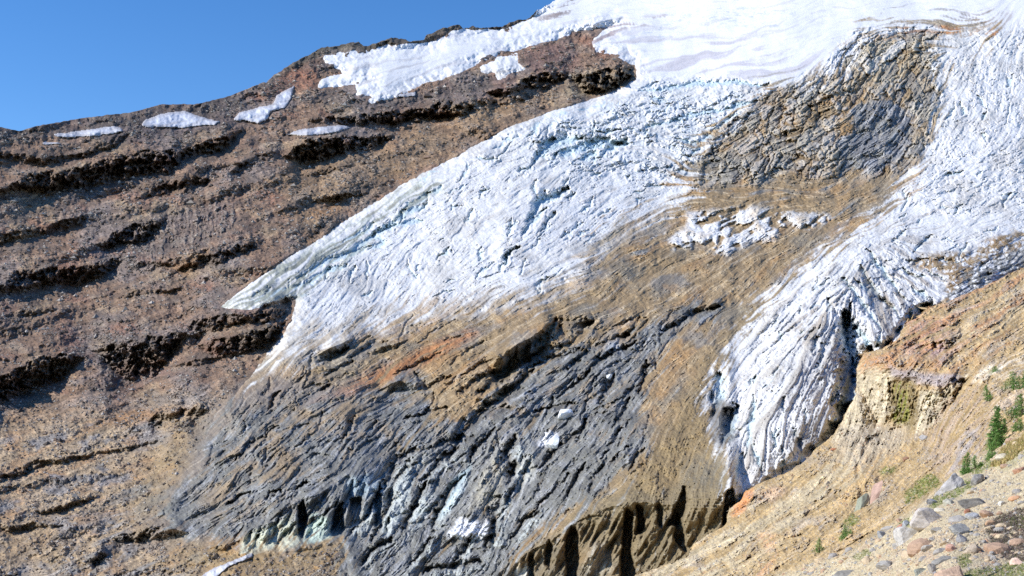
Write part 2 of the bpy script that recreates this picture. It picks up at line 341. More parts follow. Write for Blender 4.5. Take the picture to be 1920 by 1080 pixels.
for k, L in enumerate(LEDGES):
    xs = [p[0] for p in L]
    def prof(Uq, k=k, xs=xs, L=L):
        vl = np.interp(Uq, xs, [p[1] for p in L]); h = np.interp(Uq, xs, [p[2] for p in L], left=0, right=0)
        return vl, h
    j0, j1 = np.searchsorted(A.u, [xs[0] - 20, xs[-1] + 20])
    sl = (slice(None), slice(j0, j1))
    vl, h = prof(A.WU[sl] * 0.6 + U[sl] * 0.4)
    tp = max(22, min(1.1 * max(q[2] for q in L), .4 * (xs[-1] - xs[0]))); h = h * sst(xs[0] - 6, xs[0] + tp, U[sl]) * (1 - sst(xs[-1] - tp, xs[-1] + 6, U[sl]))
    brk = fbm(U[sl] / 26, V[sl] / 20, 4, 82 + k % 5, 0.6)
    hh = np.maximum(h, .5); t = V[sl] - vl + 0.35 * (A.WV[sl] - V[sl]) + 9 * brk * np.minimum(hh / 18, 1.4)
    prf = np.where(t < 0, .5 * np.exp(np.clip(t / (1.2 * hh), -20, 0)), np.where(t < hh, .5 - t / hh, -.5 * np.exp(-np.clip((t - hh) / (1.3 * hh), 0, 20))))
    Hb[sl] += (0.8 if k == len(LEDGES) - 1 else 0.85 if k == 10 else 1.14) * h * prf
    face = np.where((t > -2) & (t < hh), np.sin(np.clip((t + 2) / (hh + 2), 0, 1) * np.pi) ** .5, 0)
    blk = fbm(A.WU[sl] / 13 + 0.35 * V[sl] / 13, A.WV[sl] / 17, 4, 85, 0.6) + 0.5 * (cidb[sl] - .5)
    Hb[sl] += face * blk * np.minimum(h, 34) * 0.7
    ledg[sl] = np.maximum(ledg[sl], sst(-3, 2, t) * (1 - sst(hh * 0.9, hh * 1.1, t)) * sst(2, 9, h))
    if max(p[2] for p in L) >= 20:
        DL.append(k); ledge_id[sl] = np.where(sst(-4, 0, t) * (t < hh * 1.05) * (h > 5) > 0.2, len(DL), ledge_id[sl])

# sky ridge knobs
print('ledges', round(time.time() - T0, 1))

# ---- bedrock colours
c_brown = C(132, 108, 90); c_scree = C(132, 118, 110); c_tan = C(156, 134, 106); c_orng = C(158, 122, 88); c_red = C(142, 102, 84); c_dark = C(78, 70, 62); c_pale = C(178, 160, 136); c_grey = C(138, 136, 136)
skd = V - skv[None, :]
cb = np.broadcast_to(c_brown, A.shape + (3,)).copy()
cb = mix(cb, c_scree, sst(-0.1, 0.3, n_big + 0.25 * streak3 * 0.3 + 0.15 * n_mid))
cb = mix(cb, c_tan, 0.7 * sst(0.05, 0.5, fbm(A.WU / 110, A.WV / 60, 4, 91) + 0.06 * streak2))
cb = mix(cb, c_red, 0.6 * sst(0.1, 0.45, fbm(A.WU / 90, A.WV / 50, 4, 92)))
low = A.mask([(-300, 800), (200, 770), (420, 740), (420, 900), (300, 1000), (420, 1060), (640, 1050), (650, 1400), (-300, 1400)], 45)
cb = mix(cb, C(176, 154, 124), 0.8 * low); cb = mix(cb, c_orng, 0.65 * low * sst(0.0, 0.4, fbm(A.WU / 60, A.WV / 28, 4, 93) + 0.08 * streak2))
cb = mix(cb, C(130, 128, 126), 0.8 * A.mask([(420, 770), (330, 840), (260, 900), (150, 1000), (60, 1100), (700, 1100), (660, 1000), (400, 1020), (420, 850)], 40) * sst(-.5, .4, streak3 * .5 + streak2 * .3 + 1.3 * n_mid)); cb = mix(cb, c_grey, 0.8 * low * sst(0.08, 0.4, fbm(A.WU / 80, A.WV / 40, 4, 94) + 0.08 * streak3))
tanz = np.maximum(A.mask([(560, 470), (700, 370), (860, 280), (1000, 210), (1190, 150), (1190, 130), (1000, 170), (860, 200), (640, 290), (500, 330), (560, 400)], 30), 0)
cb = mix(cb, C(150, 124, 92), 0.6 * tanz)
for poly, c, a in (([(580, 390), (600, 370), (650, 370), (640, 400), (590, 410)], c_orng, .8), ([(310, 500), (380, 470), (400, 475), (340, 515)], c_orng, .7),
                   ([(170, 790), (230, 770), (300, 765), (290, 790), (240, 800)], c_orng, .8), ([(545, 130), (600, 120), (590, 165), (480, 190), (460, 185)], C(150, 105, 84), .7),
                   ([(250, 700), (290, 690), (340, 700), (180, 720)], C(115, 92, 88), .8), ([(330, 860), (400, 830), (420, 850), (330, 900), (300, 910)], C(170, 160, 155), .6),
                   ([(980, 95), (1070, 80), (1090, 130), (1000, 135)], C(125, 98, 88), .8), ([(1070, 135), (1190, 128), (1190, 170), (1060, 180)], C(165, 148, 122), .8),
                   ([(300, 410), (420, 370), (440, 420), (380, 470), (260, 480), (240, 450)], C(118, 104, 96), .8), ([(620, 185), (720, 190), (800, 170), (880, 150), (960, 140), (900, 180), (700, 205)], C(112, 100, 94), .8),
                   ([(100, 250), (430, 190), (440, 240), (200, 270)], C(100, 90, 88), .8), ([(0, 1000), (60, 960), (140, 1010), (120, 1060), (0, 1060)], c_tan, .7)):
    cb = mix(cb, c, a * A.mask(poly, 9))
cb = mix(cb, C(84, 80, 70), 0.85 * sst(20, 6, skd + 6 * n_sm) * sst(470, 560, U)); cb = mix(cb, C(96, 88, 84), 0.7 * sst(34, 14, skd + 6 * n_sm) * sst(480, 400, U))
gz = A.mask([(300, 400), (420, 370), (450, 420), (390, 470), (260, 500), (180, 510), (200, 460)], 10); rb = fbm(A.WU / 5.5, A.WV / 40, 3, 96); Hb = Hb + gz * 4.0 * rb; cb = mix(cb, C(150, 138, 126), 0.6 * gz * sst(0, .4, rb))
cb = mix(cb, C(150, 140, 128), 0.35 * sst(.15, .5, fbm(A.WU / 60, A.WV / 22, 4, 97) + .05 * streak2))
cb = mix(cb, c_dark, 0.45 * ledg * sst(-.6, .2, n_sm + .3 * streak)); cb = mix(cb, c_dark, 0.35 * thin_dark)  # shade of steep ledge and step faces deepened in the rock colour
stone = sst(0.32, 0.1, f1s) * (cids > 0.55) * sst(-0.4, 0.3, n_mid + n_sm)
cb = cb * np.exp(0.13 * streak + 0.09 * streak2 + 0.15 * grain + 0.2 * n_sm + 0.15 * n_mid + 0.22 * np.clip(crag, -1, 1) * 0.4)[..., None]
cb = mix(cb, c_pale, 0.6 * stone); cb = mix(cb, C(92, 84, 78), (1 - .7 * low) * 0.55 * sst(-.05, .4, fbm(A.WU / 85, A.WV / 34, 5, 95, .6) + .05 * streak3)); cb = mix(cb, c_dark, 0.45 * sst(0.5, 0.8, n_sm + 0.5 * (cidb - .5) + 0.1 * grain))

# ================================================================== ice relief
mD = np.maximum(A.mask(DEBRIS, 14), A.mask(DEBRIS_RIGHT, 8))
sdD = A.sd(DEBRIS)
mW = A.mask(WHITES[0], 8)
mG = np.maximum.reduce([A.mask(GREY, 12), A.mask(GREY_UP, 9), 0.85 * A.mask(GREY_R, 14)])
SER1 = [(960, 250), (1100, 190), (1200, 150), (1440, 160), (1420, 220), (1320, 290), (1290, 340), (1180, 330), (1100, 320), (1000, 310)]
SER2 = [(1310, 290), (1400, 200), (1500, 150), (1560, 110), (1600, 60), (1760, 50), (1765, 160), (1740, 260), (1700, 330), (1500, 340), (1300, 345)]
SER3 = [(1760, 60), (2300, 40), (2300, 420), (1700, 400), (1730, 300)]
m1 = A.mask(SER1, 30); m2 = A.mask(SER2, 14); m3 = A.mask(SER3, 25)
top = A.mask([(500, -300), (2400, -500), (2400, 60), (1700, 45), (1560, 130), (1440, 160), (1200, 150), (1190, 120), (1000, 110), (640, 200), (560, 100)], 15)
smooth_ice = 1 - top
Hi = 12 * n_lo + 5 * n_big
sstk = norm(A.lic(white + 0.8 * perlin(U / 3.2, V / 3.2, 36), ANG, 4))        # short broken streaks
mstk = norm(A.lic(perlin(U / 6, V / 5, 37) + perlin(U / 12, V / 10, 38), ANG, 9, 1.2))
patchy = sst(-0.35, 0.35, n_mid + 0.6 * n_big)
Hi = Hi + (0.24 * streak2 * patchy + 0.34 * streak3 + 0.42 * mstk * (1.2 - patchy)) * (0.25 + 0.75 * smooth_ice) * (1 - 0.85 * mD) + 0.16 * sstk * (0.2 + 0.8 * smooth_ice) + 0.7 * n_sm * smooth_ice + 3.4 * n_mid * smooth_ice
cL = norm(A.lic(perlin(U / 6.5, V / 6.5, 39) + .6 * perlin(U / 13, V / 12, 40), ANG, 12, 1.2)); cM = norm(A.lic(perlin(U / 4.2, V / 4.2, 45), ANG, 6, 1.1))
crack = np.exp(-(cL / .17) ** 2) * sst(-.2, .5, n_mid + .5 * n_big + .3) ; crack2 = np.exp(-(cM / .3) ** 2) * sst(-.3, .3, fbm(U / 50, V / 40, 3, 46))
Hi = Hi - smooth_ice * (1.3 * crack + .6 * crack2)
cr = ridged(A.WU / 22, A.WV / 15, 4, 101, 0.6)
w1, w2_, ws = worley(A.WU / 13 + 0.5 * n_sm + 0.3 * A.WV / 13, A.WV / 10, 102)
ca_, sa_ = math.cos(math.radians(62)), math.sin(math.radians(62))
al_ = A.WU * ca_ - A.WV * sa_; ac_ = A.WU * sa_ + A.WV * ca_
ww1, ww2, wws = worley(al_ / 34 + .6 * n_mid, ac_ / 15 + .8 * n_mid, 103)
w5, w6, w7 = worley(al_ / 60 + .5 * n_mid, ac_ / 30 + .5 * n_big, 104)
stair = (A.WV + 0.2 * A.WU + 18 * n_mid + 30 * n_big) / 21.0; sfr = stair - np.floor(stair)
ser = (ww2 - ww1)
Hi = Hi + m1 * 0.6 * (2.6 * cr + 5.0 * (ws - .5) * sst(0, .35, w2_ - w1) + 6 * sst(-.2, .3, n_big + n_mid + .2) * np.where(sfr < .7, sfr / .7, (1 - sfr) / .3) - 4.5 * sst(.3, .0, w2_ - w1) * sst(-.2, .2, n_mid))
rgh = sst(-.3, .25, fbm(U / 60, V / 50, 3, 105) + .15)
gup = A.mask(GREY_UP, 14)
Hi = Hi + m2 * (1 - .5 * gup) * ((5.5 * (wws - .5) - 4 * sst(.22, .0, ww2 - ww1)) * (.2 + .8 * rgh) + 10 * (w7 - .5) * sst(0, .3, w6 - w5) + 2.0 * cr + 1.0 * n_sm + .5 * streak + .6 * streak2)
Hi = Hi + m3 * 0.42 * (1.6 * cr + 3.0 * (ws - .5) * sst(0, .3, w2_ - w1) - 3.0 * sst(.22, .0, w2_ - w1) * rgh + 2.5 * n_mid)
# debris-covered ice: crumpled ridges
fold = norm(A.lic(ridged(U / 30, V / 24, 4, 141, 0.55), ANG, 9, 1.2))
rough_p = sst(-0.25, 0.3, fbm(U / 90, V / 60, 3, 142))
frac = norm(A.lic(perlin(U / 7, V / 7, 111) + 0.5 * white * 0.3, ANG, 12, 1.2))
chop = norm(A.lic(np.abs(perlin(U / 12, V / 10, 113)) + 0.6 * np.abs(perlin(U / 6, V / 5, 114)), ANG, 7, 1.2))
mGs = mG * sst(0, 40, sdD)
Hi = Hi + mD * (1 - m2) * (1 - mG) * (0.9 * n_sm + 4.0 * n_mid + 0.1 * frac + 1.9 * crag * (0.1 + 0.9 * rough_p) + 0.8 * fold * rough_p + .15 * streak)
Hi = Hi + mG * (0.3 * chop + 0.55 * crag + 5.2 * n_mid + 0.3 * frac + 1.5 * streak3 + 0.5 * n_sm + 1.1 * fold * (0.15 + 0.85 * rough_p) - 1.0 * np.exp(-(norm(fold) / .2) ** 2) * rough_p + 0.25 * streak)
xz = A.mask([(1580, 500), (1640, 450), (1740, 460), (1730, 560), (1660, 620), (1610, 580)], 22)
Hi = Hi + xz * (3.0 * n_mid + 3.2 * (ws - .5) * sst(0, .3, w2_ - w1) + 2.2 * cr - 0.8 * streak3)
Hi = Hi + (1 - xz) * A.mask([(1340, 780), (1430, 600), (1560, 480), (1640, 520), (1600, 680), (1560, 830), (1400, 900)], 25) * (1.5 * streak3 + 0.8 * streak2)
Hi = Hi + mW * (3.5 * n_mid + 3 * sst(-0.25, 0.1, 1.3 * n_mid + .7 * n_sm + .22 * streak3 + .12 * streak2))
# deep crevasses: dark gashes on the grey and brown ice  (points, half width, depth)
def groove(pts, w, dep, side=0.0):
    sl, d, sg, al = A.line(pts, w * 6)
    ww = w * (0.3 + np.sin(np.pi * np.clip(al, 0.02, 0.98)) ** 0.6) * (1 + 0.5 * n_sm[sl])
    Hi[sl] -= dep * np.exp(-(d / ww) ** 2)
    if side: Hi[sl] += side * np.exp(-((d - 2.2 * ww) / (1.6 * ww)) ** 2) * (sg * 0.5 + 0.5)
    return sl, np.exp(-(d / (ww * 1.0)) ** 2)
blue = V * 0.0
for pts, w, dep in [([(990, 410), (1010, 380), (1040, 362), (1062, 350)], 6, 11), ([(985, 440), (1000, 410), (1020, 395)], 4, 8), ([(1020, 430), (1040, 400)], 4, 8), ([(945, 496), (950, 478), (975, 462)], 3.5, 9),
                    ([(1058, 372), (1078, 360)], 3, 7), ([(1000, 300), (1030, 275), (1060, 262), (1090, 262)], 8, 8), ([(1040, 290), (1080, 280), (1130, 268), (1175, 272)], 7, 9), ([(1090, 300), (1120, 285)], 6, 8), ([(1010, 270), (1040, 262)], 5, 7), ([(1130, 290), (1165, 262), (1178, 270)], 5, 8),
                    ([(560, 520), (620, 490), (690, 462)], 6, 7), ([(640, 480), (700, 440), (740, 425)], 5, 7), ([(700, 440), (760, 400), (800, 380)], 5, 7), ([(720, 430), (790, 410)], 5, 6), ([(540, 545), (600, 520), (650, 500)], 5, 6), ([(760, 390), (830, 350)], 4, 5), ([(640, 450), (700, 420)], 4, 5),
                    ([(470, 565), (520, 545), (560, 540)], 5, 8), ([(690, 470), (720, 455), (700, 440)], 5, 5), ([(1200, 170), (1330, 155), (1440, 160)], 5, 7), ([(1210, 240), (1330, 205), (1420, 190)], 4, 6), ([(1290, 290), (1380, 215)], 4, 6)]:
    sl, q = groove(pts, w * 1.1, dep * (1.25 if 940 < pts[0][0] < 1140 else .75)); blue[sl] = np.maximum(blue[sl], q)
DG = [([(840, 860), (870, 812), (905, 775), (960, 762)], 9, 15), ([(800, 840), (860, 828), (890, 815)], 5, 9), ([(905, 760), (950, 745), (985, 735)], 7, 12), ([(900, 735), (950, 690), (1000, 640), (1046, 600)], 8, 11), ([(1040, 632), (1065, 612), (1110, 600)], 9, 14),
      ([(930, 740), (975, 722), (1000, 700)], 6, 10), ([(960, 890), (950, 850), (962, 822)], 7, 14), ([(955, 905), (962, 870)], 6, 12), ([(930, 1000), (920, 960), (940, 930)], 6, 12), ([(915, 1025), (922, 1000)], 6, 14), ([(720, 920), (740, 870), (780, 840)], 6, 12), ([(700, 1010), (725, 960), (742, 900), (770, 860)], 5, 12),
      ([(1125, 760), (1140, 725), (1150, 702)], 4, 9), ([(1200, 740), (1206, 700), (1215, 680)], 4, 11), ([(1165, 735), (1200, 722)], 3, 6), ([(1180, 880), (1210, 840)], 3, 7), ([(1100, 920), (1120, 890), (1180, 840)], 4, 7), ([(1010, 880), (1060, 830), (1100, 790)], 4, 8), ([(1060, 690), (1120, 650), (1180, 628)], 4, 7),
      ([(440, 860), (470, 830), (520, 800)], 3, 6), ([(500, 770), (520, 745), (530, 735)], 3, 8), ([(600, 735), (625, 720)], 3, 6), ([(430, 945), (470, 925)], 4, 9), ([(500, 940), (505, 925), (530, 925)], 3, 8), ([(550, 920), (575, 905)], 3, 8), ([(1550, 560), (1590, 620)], 3, 4), ([(600, 680), (650, 650)], 6, 7), ([(660, 670), (720, 640)], 4, 5), ([(610, 700), (665, 680)], 4, 6),
      ([(800, 1075), (850, 1060), (900, 1055)], 4, 10), ([(740, 700), (780, 690), (830, 660)], 3, 5), ([(870, 700), (905, 680), (930, 668)], 4, 6), ([(1000, 770), (1060, 760), (1080, 755)], 3, 7), ([(650, 1010), (690, 960), (720, 900)], 3, 8), ([(1245, 620), (1300, 590), (1350, 568)], 4, 7)]
gd = V * 0.0; pale = V * 0.0
DG += [([(1000, 690), (1040, 670), (1090, 655)], 4, 8), ([(1100, 700), (1130, 670), (1190, 645)], 4, 8), ([(1040, 745), (1080, 720), (1110, 690)], 4, 9), ([(640, 830), (650, 800), (665, 780)], 3, 7), ([(760, 790), (800, 770), (840, 765)], 3, 7), ([(790, 900), (820, 860), (860, 840)], 4, 10), ([(755, 1000), (770, 960), (800, 900)], 5, 11),
       ([(812, 990), (830, 940), (870, 890)], 4, 10), ([(880, 870), (900, 830), (930, 800)], 4, 10), ([(1000, 960), (1030, 920), (1070, 890)], 3, 8), ([(1060, 930), (1080, 900), (1100, 870)], 4, 9), ([(680, 1060), (700, 1030), (730, 1010)], 4, 10), ([(760, 1070), (790, 1040), (810, 1010)], 3, 8), ([(850, 1050), (870, 1030), (880, 1000)], 3, 8), ([(960, 1010), (980, 980), (1010, 960)], 4, 9), ([(1150, 800), (1170, 770), (1180, 745)], 3, 8),
       ([(1080, 820), (1100, 790), (1140, 770)], 3, 8), ([(1130, 860), (1150, 830), (1165, 800)], 3, 8), ([(780, 700), (800, 730), (850, 700)], 3, 6), ([(860, 740), (890, 715), (925, 700)], 4, 8), ([(940, 715), (965, 690), (1005, 665)], 5, 10)]
for pts, w, dep in DG:
    sl, q = groove(pts, w * 1.1, dep * 1.25, dep * 0.35); gd[sl] = np.maximum(gd[sl], q)
    mu = np.mean([p[0] for p in pts]); mv_ = np.mean([p[1] for p in pts])
    if 640 < mu < 1020 and mv_ > 845:
        sl, d, sg, al = A.line(pts, w * 7); pale[sl] = np.maximum(pale[sl], np.exp(-((d - 3.0 * w) / (1.8 * w)) ** 2) * (sg > 0) * np.sin(np.pi * np.clip(al, .01, .99)) ** .4)
# many random gashes across the grey ice
r2 = np.random.default_rng(5)
GWM = A.mask([(430, 1050), (450, 1000), (540, 935), (650, 885), (740, 890), (730, 1000), (640, 1030)], 14); Hi = Hi - GWM * (0.8 * crag * mG + 1.8 * fold * mG)
for i in range(240):
    x = r2.uniform(380, 1300); y = r2.uniform(600, 1075)
    jj = np.searchsorted(A.u, x); ii = np.searchsorted(A.v, y)
    if mG[ii, jj] < 0.5 and r2.random() > 0.22: continue
    if sdD[ii, jj] < 10: continue
    a = ANG[ii, jj] + r2.normal(0, 0.28); L = r2.uniform(12, 48); w = r2.uniform(1.4, 3.2)
    c = r2.normal(0, 6)
    groove([(x - L * math.cos(a), y + L * math.sin(a)), (x + c, y + c * .6), (x + L * math.cos(a), y - L * math.sin(a))], w, w * 1.6, w * 0.35)
MOR = [(2500, 300), (1920, 502), (1880, 520), (1845, 538), (1800, 556), (1775, 568), (1740, 576), (1718, 598), (1700, 604), (1682, 638), (1652, 655), (1618, 662), (1607, 690), (1605, 740), (1592, 762), (1572, 800), (1556, 822), (1530, 842), (1505, 868),
       (1470, 888), (1420, 908), (1398, 922), (1388, 940), (1366, 955), (1362, 985), (1330, 1000), (1300, 1022), (1290, 1045), (1240, 1062), (1190, 1080), (1120, 1130), (1000, 1200), (860, 1330), (700, 1600), (700, 1900), (2600, 1900)]
sdE = -A.sd(MOR, U, V) + 10 * n_mid + 4 * n_sm
Hi = Hi - (26 - 15 * sst(820, 870, V)) * sst(18, 2, sdE) * sst(-.45, .15, fbm(U / 38, V / 38, 2, 151) - .02) * A.mask([(1380, 940), (1480, 860), (1560, 700), (1560, 640), (1660, 580), (1760, 560), (1760, 600), (1640, 700), (1620, 800), (1500, 930), (1380, 1010), (1360, 960)], 10)
nI = 0
for i in range(900):
    x = r2.uniform(440, 1900); y = r2.uniform(150, 860); jj = np.searchsorted(A.u, x); ii = np.searchsorted(A.v, y)
    if sdI[ii, jj] < 12 or sdD[ii, jj] > -12 or top[ii, jj] > .5 or (n_mid[ii, jj] < .02 and r2.random() < .8): continue
    a = ANG[ii, jj] + r2.normal(0, 0.25) + (0.5 if r2.random() < .3 else 0); L = r2.uniform(5, 22); w = r2.uniform(1.4, 3.0); c = r2.normal(0, 3)
    sl, q = groove([(x - L * math.cos(a), y + L * math.sin(a)), (x + c, y + c * .6), (x + L * math.cos(a), y - L * math.sin(a))], w, w * 1.9, w * .5); blue[sl] = np.maximum(blue[sl], .8 * q); nI += 1
    if nI > 170: break
# ice walls: lips with drop, as on bedrock, on the ice   (u, v, height)
def wall(L, k, amp=1.4, back=1.6, ribw=8.0, ribs=0.35, idm=None):
    xs = [p[0] for p in L]
    j0, j1 = np.searchsorted(A.u, [xs[0] - 10, xs[-1] + 10]); sl = (slice(None), slice(j0, j1))
    Uq = A.WU[sl] * 0.4 + U[sl] * 0.6
    vl = np.interp(Uq, xs, [p[1] for p in L]); h = np.interp(Uq, xs, [p[2] for p in L], left=0, right=0); hh = np.maximum(h, .5)
    t = 0.3 * A.WV[sl] + 0.7 * V[sl] - vl
    tp = min(35, 0.3 * (xs[-1] - xs[0])); h = h * sst(xs[0], xs[0] + tp, Uq) * (1 - sst(xs[-1] - tp, xs[-1], Uq)); hh = np.maximum(h, .5)
    Hi[sl] += amp * h * np.where(t < 0, .6 * np.exp(np.clip(t / (back * hh), -20, 0)), np.where(t < hh, .6 - t / hh, -.4 * np.exp(-np.clip((t - hh) / (back * hh), 0, 20))))
    on = np.where((t > 0) & (t < hh), np.sin(np.clip(t / hh, 0, 1) * np.pi) ** .5, 0)
    Hi[sl] += on * ribs * np.minimum(h, 40) * fbm(U[sl] / ribw * 0.7 + V[sl] * 0.02, V[sl] / 90 + k, 3, 120 + k, 0.6)
    return sl, on * (h > 3)
gw = V * 0.0; bw = V * 0.0
sl, q = wall([(430, 1044, 4), (450, 1006, 36), (500, 978, 52), (550, 940, 70), (600, 925, 90), (650, 890, 110), (690, 905, 80), (720, 930, 50), (730, 960, 6)], 1, 0.42, 1.0, 13, 0.5); gw[sl] = np.maximum(gw[sl], q)
sl, q = wall([(920, 1090, 3), (960, 1050, 30), (1020, 1022, 60), (1070, 985, 95), (1110, 960, 120), (1180, 940, 140), (1260, 945, 140), (1300, 935, 150), (1390, 925, 150), (1400, 930, 20)], 2, 0.66, 0.9, 18, 0.6); bw[sl] = np.maximum(bw[sl], q)
for L, k in (([(900, 680, 3), (930, 668, 40), (1000, 628, 44), (1040, 600, 34), (1050, 600, 3)], 4), ([(1045, 628, 3), (1060, 610, 22), (1110, 598, 22), (1116, 600, 3)], 5),
             ([(590, 668, 2), (620, 650, 22), (660, 634, 14), (670, 632, 2)], 6), ([(670, 668, 2), (700, 655, 12), (760, 636, 8), (770, 634, 2)], 7), ([(1020, 640, 2), (1035, 632, 18), (1080, 628, 16), (1090, 630, 2)], 8), ([(700, 740, 2), (740, 712, 18), (800, 720, 10), (810, 724, 2)], 9), ([(1290, 580, 2), (1340, 566, 12), (1366, 560, 2)], 10)):
    wall(L, k, 1.2, 0.6, 9, 0.3)
# right tongue: bulging snout and its shaded flank
def bump(x, y, rx, ry, a, h):
    ca, sa = math.cos(math.radians(a)), math.sin(math.radians(a)); X = A.WU - x; Y = A.WV - y
    p = (X * ca - Y * sa) / rx; q = (X * sa + Y * ca) / ry
    return h * np.exp(-(p * p + q * q))
Hi += bump(1450, 790, 190, 75, 62, 46) + bump(1560, 560, 120, 60, 45, 16) + bump(1640, 620, 60, 22, 118, 12) + bump(1150, 860, 160, 60, 45, 18) + bump(900, 900, 140, 30, 58, 14) + bump(1250, 830, 160, 60, 55, 24)
for pts, w, dep in [([(1586, 590), (1590, 640), (1594, 720), (1580, 790), (1560, 830)], 14, 34), ([(1590, 580), (1606, 620), (1640, 665)], 6, 13), ([(1350, 700), (1358, 740), (1335, 780)], 9, 14), ([(1375, 760), (1372, 800), (1356, 830)], 9, 16), ([(1400, 860), (1408, 800), (1420, 740)], 4, 8), ([(1380, 905), (1392, 850)], 4, 7),
                    ([(1430, 880), (1410, 820)], 4, 7), ([(1495, 880), (1500, 840), (1490, 800)], 4, 8), ([(1610, 500), (1640, 540), (1670, 580)], 4, 8), ([(1630, 470), (1660, 520), (1700, 560)], 4, 8), ([(1580, 520), (1610, 560), (1650, 620)], 4, 8), ([(1690, 500), (1740, 520)], 3, 6), ([(1740, 440), (1720, 470)], 3, 6), ([(1600, 520), (1650, 560), (1690, 600)], 3, 6), ([(1700, 590), (1720, 575), (1740, 570)], 5, 9), ([(1560, 760), (1575, 700), (1590, 640)], 5, 8), ([(1535, 860), (1555, 800), (1575, 760)], 4, 8), ([(1470, 890), (1465, 860)], 3, 6)]:
    sl, q = groove(pts, w, dep); blue[sl] = np.maximum(blue[sl], 0.9 * q)
ALC = [([(1060, 1090), (1062, 1010), (1074, 985), (1084, 1000), (1082, 1090)], 26), ([(1164, 1090), (1166, 1000), (1172, 950), (1186, 960), (1184, 1040), (1198, 1095)], 34), ([(1192, 1000), (1194, 940), (1208, 950), (1206, 1000)], 22), ([(1228, 985), (1230, 935), (1242, 950), (1240, 990)], 16), ([(1250, 985), (1286, 905), (1291, 940), (1272, 990)], 24),
       ([(1262, 1010), (1270, 960), (1284, 985), (1290, 1040), (1276, 1030)], 24), ([(1352, 985), (1356, 928), (1374, 912), (1380, 950), (1366, 990)], 36), ([(988, 1080), (992, 1036), (1002, 1042), (1002, 1085)], 18), ([(1020, 1060), (1028, 1005), (1036, 1020), (1034, 1070)], 20), 
       ([(556, 952), (570, 938), (578, 975), (566, 1020), (560, 1010)], 26), ([(618, 1005), (626, 960), (640, 940), (650, 990), (640, 1012)], 22), ([(652, 990), (656, 935), (680, 930), (676, 980)], 16), ([(700, 940), (716, 900), (714, 970), (704, 990)], 20), ([(410, 1030), (452, 1010), (450, 1018), (424, 1036)], 18), ([(716, 1006), (728, 970), (736, 960), (728, 1000)], 20), ([(925, 1030), (918, 1000), (928, 998), (934, 1030)], 18),
       ([(1330, 745), (1342, 720), (1342, 745), (1336, 760)], 14), ([(1350, 800), (1356, 765), (1374, 765), (1372, 810), (1356, 815)], 20)]
for q_, dp in ALC:
    Hi -= dp * sst(-2.5, 4, A.sd(q_, U + 0.45 * wx, V + 0.45 * wy))
cone = A.mask([(838, 1004), (880, 950), (905, 880), (935, 840), (960, 870), (965, 905), (925, 960), (918, 1005)], 8)
Hi += cone * 10
print('ice', round(time.time() - T0, 1))

# ---- ice colours
c_snow = np.array([0.88, 0.87, 0.86], f4); c_ice = np.array([0.83, 0.815, 0.785], f4); c_blue = np.array([0.46, 0.63, 0.70], f4); c_dirt = C(150, 140, 128); c_deb = C(150, 127, 93); c_deb2 = C(166, 132, 88); c_gry = C(128, 126, 119); c_gry2 = C(98, 96, 91); c_rust = C(172, 116, 70); c_gdeb = C(130, 122, 106)
ci = np.broadcast_to(c_ice, A.shape + (3,)).copy()
ci = mix(ci, c_snow, sst(-0.3, 0.5, n_big + 0.4 * n_mid + 0.2 * streak2) * 0.9)
ci = mix(ci, c_snow, top * 0.9)
ci = mix(ci, c_dirt, 0.55 * sst(0.3, 1.9, streak + 0.5 * streak2) * (0.25 + 0.75 * smooth_ice))
ci = mix(ci, C(186, 178, 186), 0.6 * top * sst(-0.2, 1.4, streak3 + 0.5 * streak2 + 1.2 * n_big) * A.mask([(1100, 60), (1400, 60), (1560, 100), (1540, 140), (1300, 160), (1180, 130), (1150, 95)], 30))
ci = mix(ci, C(186, 182, 184), 0.4 * top * sst(1.0, 2.2, streak2 + .5 * streak3)); ci = mix(ci, C(150, 168, 180), 0.5 * top * A.mask([(1180, 60), (1260, 20), (1420, 10), (1500, 30), (1440, 60), (1300, 40), (1220, 90), (1190, 110)], 25) * sst(.2, .9, n_sm * 1.5 + .4 * streak))
ci = mix(ci, C(190, 186, 184), 0.6 * A.mask([(640, 120), (800, 100), (860, 120), (700, 180), (670, 165)], 30) * sst(0, 1.2, streak2))
ci = mix(ci, C(150, 130, 128), 0.7 * A.mask([(1080, 60), (1180, 35), (1260, 22), (1230, 40), (1160, 60), (1110, 100)], 8) * sst(-0.2, 0.7, streak2 + n_sm))
ci = mix(ci, C(120, 98, 90), 0.8 * A.mask([(1005, 36), (1060, 5), (1090, -40), (1100, -10), (1060, 22), (1020, 40)], 5) * sst(-0.4, 0.4, streak2))
ci = mix(ci, C(188, 180, 178), 0.8 * A.mask([(1740, 46), (1820, 18), (1900, 22), (1930, 44), (1830, 50)], 10) * sst(-0.3, 1.0, streak2))
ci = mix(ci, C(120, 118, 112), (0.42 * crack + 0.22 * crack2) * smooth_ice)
ci = mix(ci, C(176, 170, 160), 0.45 * smooth_ice * sst(0.0, 0.5, fbm(A.WU / 80, A.WV / 50, 4, 47) + .08 * streak3))
mottle = sst(0.15, 0.6, 0.5 * cr + 0.4 * (ws - .5) + 0.15 * streak)
ci = mix(ci, np.array([0.55, 0.64, 0.70], f4), 0.5 * m1 * (1 - sst(0.05, 0.35, w2_ - w1)) * sst(-.3, .2, n_mid) + 0.2 * m1 * (sfr > .7))
ci = mix(ci, c_blue, 0.65 * sst(0.25, .9, blue))
